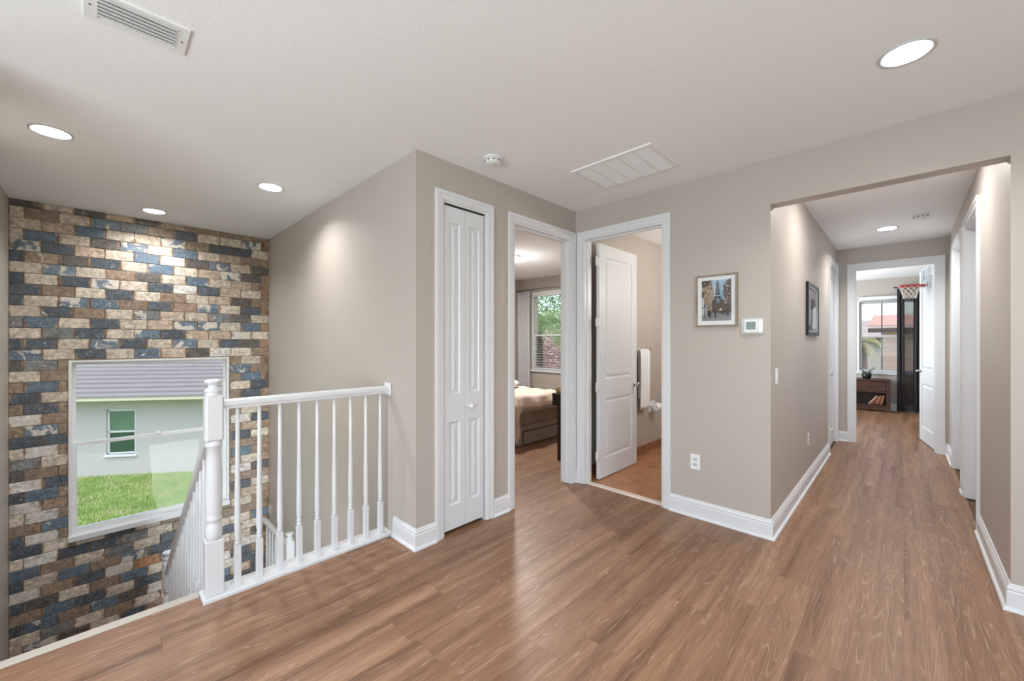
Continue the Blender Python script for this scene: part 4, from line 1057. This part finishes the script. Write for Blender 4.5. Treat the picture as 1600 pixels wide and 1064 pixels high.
# ------------------------------------------------------------------ room at the end of the hall
window_y(3, *EWIN, FARY, T, 'white window in the room at the end of the hall', 1.54, (-0.33,))
blinds('end_room_blinds', 'open slat blinds in the window at the end of the hall', EWIN[0] + 0.035, EWIN[1] - 0.035, EWIN[2] + 0.03, EWIN[3] + 0.07, FARY - 0.032, slat_d, 4, 0.046)
e = thing('dark_curtain', 'charcoal curtain beside the window at the end of the hall', 'curtain', (0.1, FARY - 0.12, 0.02))
obj('pleat', curtain_panel(-0.10, 0.005, 0.02, 2.50, FARY - 0.13, 2, 0.022, 5, 0.12), M['curtain_black'], e)
obj('sheer_fold', curtain_panel(-0.01, 0.15, 0.02, 2.50, FARY - 0.10, 0.5, 0.010, 6), M['sheer'], e)
obj('pleat', curtain_panel(0.135, 0.46, 0.02, 2.50, FARY - 0.13, 5, 0.024, 7, 0.05), M['curtain_black'], e)
mb = MB(); mb.tube([(-0.15, FARY - 0.12, 2.525), (0.75, FARY - 0.12, 2.525)], 0.010, 10); o = obj('rod', mb, M['black_frame'], e)
for xx in (-0.12, 0.72):
    mb = MB(); mb.box(xx - 0.008, xx + 0.008, FARY - 0.12, FARY - 0.001, 2.51, 2.525); obj('bracket', mb, M['black_frame'], o)
# low cabinet
cx0, cx1, cy0, cy1 = -1.35, -0.200, 11.04, 11.365
e = thing('low_cabinet', 'low dark walnut cabinet with drawer and open shelf under the far window', 'cabinet', ((cx0 + cx1) / 2, (cy0 + cy1) / 2, 0))
mb = MB(); mb.cbox(cx0 - 0.005, cx1 + 0.005, cy0 - 0.008, cy1, 0.615, 0.650, 0.003); obj('top', mb, M['walnut'], e)
for xx in (cx0, cx1 - 0.05):
    mb = MB(); mb.cbox(xx, xx + 0.05, cy0, cy1, 0.0005, 0.615, 0.003); obj('side_panel', mb, M['walnut'], e)
mb = MB(); mb.box(cx0 + 0.05, cx1 - 0.05, cy1 - 0.012, cy1, 0.05, 0.615); obj('back_panel', mb, M['espresso'], e)
mb = MB(); mb.box(cx0 + 0.05, cx1 - 0.05, cy0 + 0.01, cy1 - 0.012, 0.385, 0.41); obj('shelf', mb, M['walnut'], e)
mb = MB(); mb.box(cx0 + 0.05, cx1 - 0.05, cy0 + 0.008, cy1 - 0.012, 0.10, 0.13); obj('shelf', mb, M['walnut'], e)
mb = MB(); mb.box(cx0 + 0.05, cx1 - 0.05, cy0 + 0.004, cy0 + 0.022, 0.02, 0.125); obj('plinth', mb, M['walnut'], e)
mb = MB(); mb.cbox(cx0 + 0.054, (cx0 + cx1) / 2 - 0.002, cy0 + 0.006, cy0 + 0.028, 0.415, 0.605, 0.003); obj('drawer', mb, M['walnut'], e)
mb = MB(); mb.cbox((cx0 + cx1) / 2 + 0.002, cx1 - 0.054, cy0 + 0.006, cy0 + 0.028, 0.415, 0.605, 0.003); obj('drawer', mb, M['walnut'], e)
# leaning books on its shelf
BK = [((214, 186, 166), 'thin pale cream book leaning at the left of the books on the cabinet shelf', 0.235, 36, 0.014), ((150, 98, 66), 'tan book leaning second from the left on the cabinet shelf', 0.20, 31, 0.022), ((128, 62, 44), 'reddish brown book leaning third from the left on the cabinet shelf', 0.195, 25, 0.022),
      ((206, 176, 150), 'pale thin book leaning fourth from the left on the cabinet shelf', 0.20, 19, 0.012), ((146, 84, 62), 'brown book leaning fifth from the left on the cabinet shelf', 0.20, 16, 0.020), ((176, 120, 96), 'salmon brown book standing nearest the cabinet side', 0.20, 13, 0.026)]
xb = cx1 - 0.335
for i, (c, lb, hh, an, th) in enumerate(BK):
    e = thing('book', lb, 'book', (xb, cy0 + 0.06, 0.1305), group='books on the cabinet shelf'); e.rotation_euler = (0, R(an), 0)
    cov = plain('book_cover_%d' % i, c, 0.6)
    for nm, a in (('cover', (0.0, 0.002)), ('cover', (th - 0.002, th))):
        mb = MB(); mb.box(a[0], a[1], 0, 0.16, 0.012, hh); obj(nm, mb, cov, e, local=True)
    mb = MB(); mb.box(0.0, th, -0.002, 0.0, 0.012, hh); obj('spine', mb, cov, e, local=True)
    mb = MB(); mb.box(0.002, th - 0.002, 0.0, 0.155, 0.015, hh - 0.004); obj('page_block', mb, M['pillow'], e, local=True)
    xb += (th + 0.016) / math.cos(R(an)) * 0.98
# potted plant
e = thing('potted_plant', 'small leafy plant in a round black pot on the walnut cabinet', 'plant', (-0.555, 11.17, 0.6505))
mb = MB(); mb.lathe([(0.045, 0.0), (0.065, 0.01), (0.078, 0.05), (0.078, 0.09), (0.066, 0.118), (0.060, 0.118), (0.066, 0.09), (0.002, 0.088)], 0, 0, 24); obj('pot', mb, plain('black_pot', (26, 30, 32), 0.35), e, local=True)
rg = random.Random(12); lm = plain('succulent_leaf', (78, 92, 52), 0.5, var=0.3, scale=40)
for k in range(22):
    a = rg.uniform(0, 2 * PI); el_ = rg.uniform(0.5, 1.35); ln = rg.uniform(0.05, 0.11); d = Vector((math.cos(a) * math.cos(el_), math.sin(a) * math.cos(el_), math.sin(el_)))
    p0 = Vector((0.03 * math.cos(a), 0.03 * math.sin(a), 0.09)); mb = MB(); mb.tube([p0, p0 + d * ln * 0.4, p0 + d * ln * 0.8, p0 + d * ln], [0.005, 0.010, 0.007, 0.001], 6); obj('leaf', mb, lm, e, local=True)
stem_m = plain('dark_stem', (62, 52, 50), 0.7)
for dx, dy, hz_ in ((-0.10, 0.01, 0.21), (0.12, 0.0, 0.22), (0.05, 0.03, 0.16)):
    mb = MB(); mb.tube([(0, 0, 0.09), (dx * 0.3, dy, 0.14), (dx * 0.8, dy, hz_ - 0.02), (dx, dy, hz_)], [0.003, 0.003, 0.003, 0.002], 6); s_ = obj('stem', mb, stem_m, e, local=True)
    for q in range(4):
        mb = MB(); b = Vector((dx * (0.65 + q * 0.12), dy, hz_ - 0.05 + q * 0.016)); mb.tube([b, b + Vector((0.012 * (-1) ** q, 0.004, 0.014)), b + Vector((0.02 * (-1) ** q, 0.004, 0.026))], [0.003, 0.008, 0.001], 6); obj('leaflet', mb, stem_m, s_, local=True)

# over-the-door hoop on the end room door: local x across the door, y out of its face, z up
hp = thing('mini_hoop', 'small red basketball hoop hooked over the open door at the end of the hall', 'basketball hoop', d6.matrix_basis @ Vector((0.42, 0, 0)), ang)
mb = MB(); mb.box(-0.19, 0.19, 0.010, 0.014, 2.17, 2.425); obj('backboard', mb, M['acrylic'], hp, local=True)
mb = MB()
for a in ((-0.20, 0.20, 2.16, 2.172), (-0.20, 0.20, 2.423, 2.435), (-0.20, -0.188, 2.172, 2.423), (0.188, 0.20, 2.172, 2.423)): mb.box(a[0], a[1], 0.008, 0.016, a[2], a[3])
obj('edge_band', mb, M['plastic'], hp, local=True)
for xx in (-0.12, 0.12):
    mb = MB(); mb.box(xx - 0.012, xx + 0.012, 0.001, 0.008, 2.30, 2.434); mb.box(xx - 0.012, xx + 0.012, -0.040, 0.008, 2.4345, 2.438); mb.box(xx - 0.012, xx + 0.012, -0.040, -0.0365, 2.38, 2.4345); obj('door_hook', mb, M['plastic_dim'], hp, local=True)
red = plain('red_hoop_metal', (206, 48, 40), 0.35, var=0.03)
mb = MB(); ring = [(0.118 * math.cos(2 * PI * k / 32), 0.165 + 0.118 * math.sin(2 * PI * k / 32), 2.205) for k in range(32)]; mb.tube(ring, 0.010, 8, closed=True); rim = obj('rim', mb, red, hp, local=True)
mb = MB(); mb.box(-0.045, 0.045, 0.016, 0.05, 2.188, 2.215); mb.prism([(-0.045, 0.05), (0.045, 0.05), (0.03, 0.075), (-0.03, 0.075)], 2.195, 2.212, 'z'); obj('bracket', mb, red, rim, local=True)
net = plain('net_cord', (236, 226, 216), 0.9)
nk = 10; lv = [(0.110, 2.196), (0.098, 2.155), (0.084, 2.115), (0.072, 2.072), (0.066, 2.03)]
for k in range(nk):
    for sg in (1, -1):
        pts = []
        for i, (r_, z_) in enumerate(lv):
            a = 2 * PI * (k + sg * i * 0.5) / nk; pts.append((r_ * math.cos(a), 0.165 + r_ * math.sin(a), z_))
        mb = MB(); mb.tube(pts, 0.0045, 5); obj('net_cord', mb, net, rim, local=True)

# ------------------------------------------------------------------ outside
t = NT('lawn_soil'); p = t.pos()
t.base(t.ramp(t.noise(p, 2.2, 5, 0.7), [(0.3, lin((88, 112, 48))), (0.55, lin((128, 150, 70))), (0.75, lin((160, 156, 96)))])).rough(0.95); M['lawn'] = t.m
t = NT('grass_blade'); p = t.pos()
t.base(t.ramp(t.noise(p, 1.6, 4, 0.7), [(0.3, lin((138, 168, 84))), (0.5, lin((176, 200, 122))), (0.66, lin((206, 204, 152)))])).rough(0.8); M['grass'] = t.m
mb = MB(); mb.box(-70, 70, -60, 80, GROUND - 0.3, GROUND); struct(obj('ground_lawn', mb, M['lawn']), 'green lawn outside the house')
hang = R(54.0)
nh = thing('neighbour_house', 'pale blue-green stucco house with grey tile roof outside the stair window', 'house', (-20.1, -0.6, GROUND), hang)
t = NT('neighbour_stucco'); p = t.pos(); t.base(t.mix(t.noise(p, 3, 4), lin((198, 195, 191)), lin((204, 201, 197)))).rough(0.9); t.bump(t.noise(p, 60, 3), 0.3, 0.01); M['stucco'] = t.m
wx = (0.86, 1.74, 0.74, 2.28)
o = obj('wall', slab(MB(), 'y', 0.0, 0.2, -5, 10, 0.0, 2.85, [wx]), M['stucco'], nh, local=True)
nw = MB(); x0, x1, z0, z1 = wx
for a in ((x0, x0 + 0.06, z0, z1), (x1 - 0.06, x1, z0, z1), (x0, x1, z1 - 0.06, z1), (x0, x1, z0, z0 + 0.06), (x0, x1, 1.48, 1.54)): nw.box(a[0], a[1], 0.05, 0.12, a[2], a[3])
w_ = obj('window', nw, M['vinyl'], nh, local=True)
nw = MB(); nw.box(x0 - 0.05, x1 + 0.05, -0.05, 0.06, z0 - 0.08, z0); obj('sill', nw, M['vinyl'], w_, local=True)
for za, zb, c in ((z0 + 0.06, 1.48, (70, 96, 76)), (1.54, z1 - 0.06, (112, 140, 116))):
    nw = MB(); nw.box(x0 + 0.06, x1 - 0.06, 0.08, 0.09, za, zb); obj('pane', nw, plain('neighbour_glass', c, 0.08, var=0.1, scale=3), w_, local=True)  # green reflection in the upper pane is put into its colour
rm = plain('grey_roof_tile', (152, 146, 142), 0.85, var=0.14, scale=9, bump=0.2, bscale=40)
pit = R(20); ey, ez, cs = -0.62, 2.74, 0.36
for k in range(20):
    a = k * cs; y0, z0 = ey + a * math.cos(pit), ez + a * math.sin(pit); y1, z1 = ey + (a + cs + 0.06) * math.cos(pit), ez + (a + cs + 0.06) * math.sin(pit)
    mb = MB(); th = 0.055
    mb.prism([(y0, z0 + 0.03), (y0, z0 + 0.03 + th), (y1, z1 + 0.012), (y1, z1 - 0.01)], -5.6, 10.6, 'x'); obj('tile_course', mb, rm, nh, local=True)
fasc = plain('cream_fascia', (226, 222, 196), 0.6)
mb = MB(); mb.box(-5.6, 10.6, ey + 0.02, ey + 0.05, 2.66, 2.80); obj('fascia', mb, fasc, nh, local=True)
mb = MB(); mb.box(-5.6, 10.6, ey + 0.05, 0.0, 2.66, 2.69); obj('soffit', mb, fasc, nh, local=True)
# grass blades in front of it
rg = random.Random(3); mb = MB(); c_, s_ = math.cos(hang), math.sin(hang); vs = []; fs = []
for k in range(42000):
    lx, ly = rg.uniform(-1.5, 5.0), -6.6 + 6.6 * rg.random() ** 0.9
    X, Y = -20.1 + lx * c_ - ly * s_, -0.6 + lx * s_ + ly * c_; a = rg.uniform(0, PI); w = rg.uniform(0.006, 0.012); hh = rg.uniform(0.04, 0.10); bx_, by_ = rg.uniform(-0.05, 0.05), rg.uniform(-0.05, 0.05)
    n = len(vs); vs += [(X - w * math.cos(a), Y - w * math.sin(a), GROUND), (X + w * math.cos(a), Y + w * math.sin(a), GROUND), (X + bx_, Y + by_, GROUND + hh)]; fs.append((n, n + 1, n + 2))
mb._add(vs, fs); o = obj('grass', mb, M['grass'], recalc=False); o['kind'] = 'stuff'; o['label'] = 'short green grass in front of the neighbouring house'; o['category'] = 'grass'

# trees beyond the bedroom window
def leaf_cloud(n, c, rad, size, seed):
    rg = random.Random(seed); vs = []; fs = []
    for k in range(n):
        while True:
            q = Vector((rg.uniform(-1, 1), rg.uniform(-1, 1), rg.uniform(-1, 1)))
            if 0.2 < q.length < 1: break
        p0 = Vector((c[0] + q.x * rad[0], c[1] + q.y * rad[1], c[2] + q.z * rad[2])); d = Vector((rg.gauss(0, 1), rg.gauss(0, 1), rg.gauss(0, 1))).normalized() * size * rg.uniform(0.6, 1.4); s = d.cross(Vector((rg.gauss(0, 1), rg.gauss(0, 1), rg.gauss(0, 1)))).normalized() * size * 0.3
        m = len(vs); vs += [p0, p0 + d * 0.5 + s, p0 + d, p0 + d * 0.5 - s]; fs.append((m, m + 1, m + 2, m + 3))
    mb = MB(); mb._add(vs, fs); return mb
def leafmat(name, a, b):
    t = NT(name); p = t.pos(); t.base(t.ramp(t.noise(p, 3, 3), [(0.35, lin(a)), (0.65, lin(b))])).rough(0.6); return t.m
LG = leafmat('green_foliage', (92, 128, 66), (152, 178, 108)); LP = leafmat('pink_blossom_foliage', (196, 150, 150), (226, 190, 188)); LD = leafmat('palm_foliage', (104, 140, 84), (168, 190, 120))
bark = plain('grey_bark', (120, 104, 90), 0.9, var=0.25, scale=8, bump=0.5, bscale=20, bdist=0.02)
def tree(name, label, x, y, hh, rad, n, size, mat, seed):
    e = thing(name, label, 'tree', (x, y, GROUND)); mb = MB(); mb.tube([(0, 0, 0), (0.05, 0.02, hh * 0.4), (0.0, 0.06, hh * 0.8)], [0.14, 0.11, 0.07], 10); obj('trunk', mb, bark, e, local=True)
    obj('crown', leaf_cloud(n, (0, 0, hh), rad, size, seed), mat, e, local=True, recalc=False)
def palm(name, label, x, y, hh, n, ln, seed, mat, droop=0.9):
    rg = random.Random(seed); e = thing(name, label, 'palm', (x, y, GROUND)); mb = MB(); mb.tube([(0, 0, 0), (0.08, 0, hh * 0.5), (0, 0, hh)], [0.16, 0.12, 0.13], 10); obj('trunk', mb, bark, e, local=True)
    for k in range(n):
        a = 2 * PI * k / n + rg.uniform(-0.2, 0.2); up = rg.uniform(-0.1, 0.95); vs = []; fs = []; L = ln * rg.uniform(0.8, 1.15); P = []
        for i in range(13):
            u = i / 12; r_ = L * u * (1 - 0.25 * u); z_ = hh + L * (up * u - droop * u * u); P.append(Vector((r_ * math.cos(a), r_ * math.sin(a), z_)))
        side = Vector((-math.sin(a), math.cos(a), 0))
        for i in range(1, 12):
            for sg in (1, -1):
                for h_ in (0, 0.5):
                    b = P[i].lerp(P[i + 1], h_); d = (P[i + 1] - P[i - 1]).normalized(); tip = b + side * sg * L * 0.26 * (1 - 0.6 * abs(i / 12 - 0.4)) + d * L * 0.10 + Vector((0, 0, -L * 0.12)); m = len(vs); w = d * L * 0.012
                    vs += [b - w, b + w, tip]; fs.append((m, m + 1, m + 2))
        mb = MB(); mb._add(vs, fs); mb.tube(P, [0.02 * (1 - 0.9 * i / 12) + 0.002 for i in range(13)], 5); obj('frond', mb, mat, e, local=True, recalc=False)
palm('garden_palm', 'feathery green palm outside the bedroom window', -8.15, 9.5, 5.3, 18, 1.7, 4, LD)
tree('flowering_tree', 'pink blossoming tree low in the bedroom window', -10.6, 13.2, 4.0, (1.15, 1.15, 1.0), 2600, 0.13, LP, 8)
tree('leafy_tree', 'green leafy tree outside the bedroom window', -15.2, 18.6, 5.2, (2.6, 2.3, 2.4), 5200, 0.16, LG, 9)
tree('garden_shrub_tree', 'low light green tree far outside the bedroom window', -13.6, 15.4, 3.6, (1.0, 0.9, 1.0), 3200, 0.15, LD, 10)

# houses and palm beyond the hall end room
t = NT('salmon_stucco'); p = t.pos(); t.base(t.mix(t.noise(p, 3, 4), lin((232, 188, 168)), lin((238, 198, 178)))).rough(0.9); M['salmon'] = t.m
rt = plain('terracotta_roof_tile', (232, 194, 178), 0.85, var=0.16, scale=7, bump=0.2, bscale=30)
def far_house(name, label, x, y, w, dpt, wall_h, rz, wins, wallm, roofm, pitch=24):
    e = thing(name, label, 'house', (x, y, GROUND), R(rz)); hw = w / 2
    obj('wall', slab(MB(), 'y', 0.0, 0.2, -hw, hw, 0.0, wall_h, [q for q in wins]), wallm, e, local=True)
    mb = MB(); mb.box(-hw, -hw + 0.2, 0.2, dpt, 0, wall_h); obj('side_wall', mb, wallm, e, local=True)
    mb = MB(); mb.box(hw - 0.2, hw, 0.2, dpt, 0, wall_h); obj('side_wall', mb, wallm, e, local=True)
    pit = R(pitch); sl = dpt / 2 / math.cos(pit); n = int(sl / 0.4) + 1
    for k in range(n):
        a = k * 0.4 - 0.5; y0, z0 = a * math.cos(pit), wall_h + a * math.sin(pit) + 0.1; y1, z1 = (a + 0.46) * math.cos(pit), wall_h + (a + 0.46) * math.sin(pit) + 0.1
        mb = MB(); mb.prism([(y0, z0), (y0, z0 + 0.07), (y1, z1 + 0.02), (y1, z1 - 0.02)], -hw - 0.4, hw + 0.4, 'x'); obj('tile_course', mb, roofm, e, local=True)
    mb = MB(); mb.box(-hw - 0.4, hw + 0.4, -0.5, -0.44, wall_h - 0.18, wall_h - 0.02); obj('fascia', mb, plain('brown_fascia', (96, 78, 72), 0.7), e, local=True)
    for q in wins:
        mb = MB(); mb.box(q[0] + 0.06, q[1] - 0.06, 0.08, 0.1, q[2] + 0.06, q[3] - 0.06); g = obj('pane', mb, plain('far_glass', (110, 120, 126), 0.1), e, local=True)
        mb = MB()
        for a in ((q[0], q[0] + 0.07, q[2], q[3]), (q[1] - 0.07, q[1], q[2], q[3]), (q[0], q[1], q[2], q[2] + 0.07), (q[0], q[1], q[3] - 0.07, q[3])): mb.box(a[0], a[1], 0.05, 0.12, a[2], a[3])
        obj('window_frame', mb, M['vinyl'], g, local=True)
far_house('salmon_house', 'salmon stucco house with tiled roof seen through the hall end window', 3.92, 21.0, 9.0, 8.0, 5.15, 0, [(-1.6, -0.6, 3.4, 4.6)], M['salmon'], rt, 8)
far_house('grey_roof_house', 'distant house with a pale grey-pink roof left of the salmon house', -5.6, 34.0, 12.0, 9.0, 4.9, 0, [(-1.0, 0.2, 1.0, 2.2), (3.0, 4.2, 1.0, 2.2)], plain('far_pale_stucco', (236, 218, 206), 0.9), plain('far_roof_tile', (202, 186, 176), 0.85, var=0.12, scale=6), 15)
palm('yard_palm', 'spiky palm outside the window at the end of the hall', -1.0, 17.6, 4.6, 16, 0.68, 11, leafmat('dry_palm_foliage', (150, 150, 92), (198, 188, 140)), 0.75)

# unseen windows added round the loft fill lights behind and beside the camera
for n, axis, pos, a0, a1, lb in ((4, 'y', -3.04, -1.9, 1.3, 'wide unseen window added round the fill light in the back wall of the loft'), (5, 'x', 2.44, -1.0, 1.4, 'unseen window added round the fill light in the right wall of the loft')):
    e = struct(empty('window_%d' % n, ((a0 + a1) / 2, pos, 0.5) if axis == 'y' else (pos, (a0 + a1) / 2, 0.5)), lb)
    h_ = (a0 + a1) / 2
    for b0, b1 in ((a0, h_), (h_, a1)): sash(e, axis, pos, b0 + 0.005, b1 - 0.005, 0.505, 2.195, 0.05, 0.05)
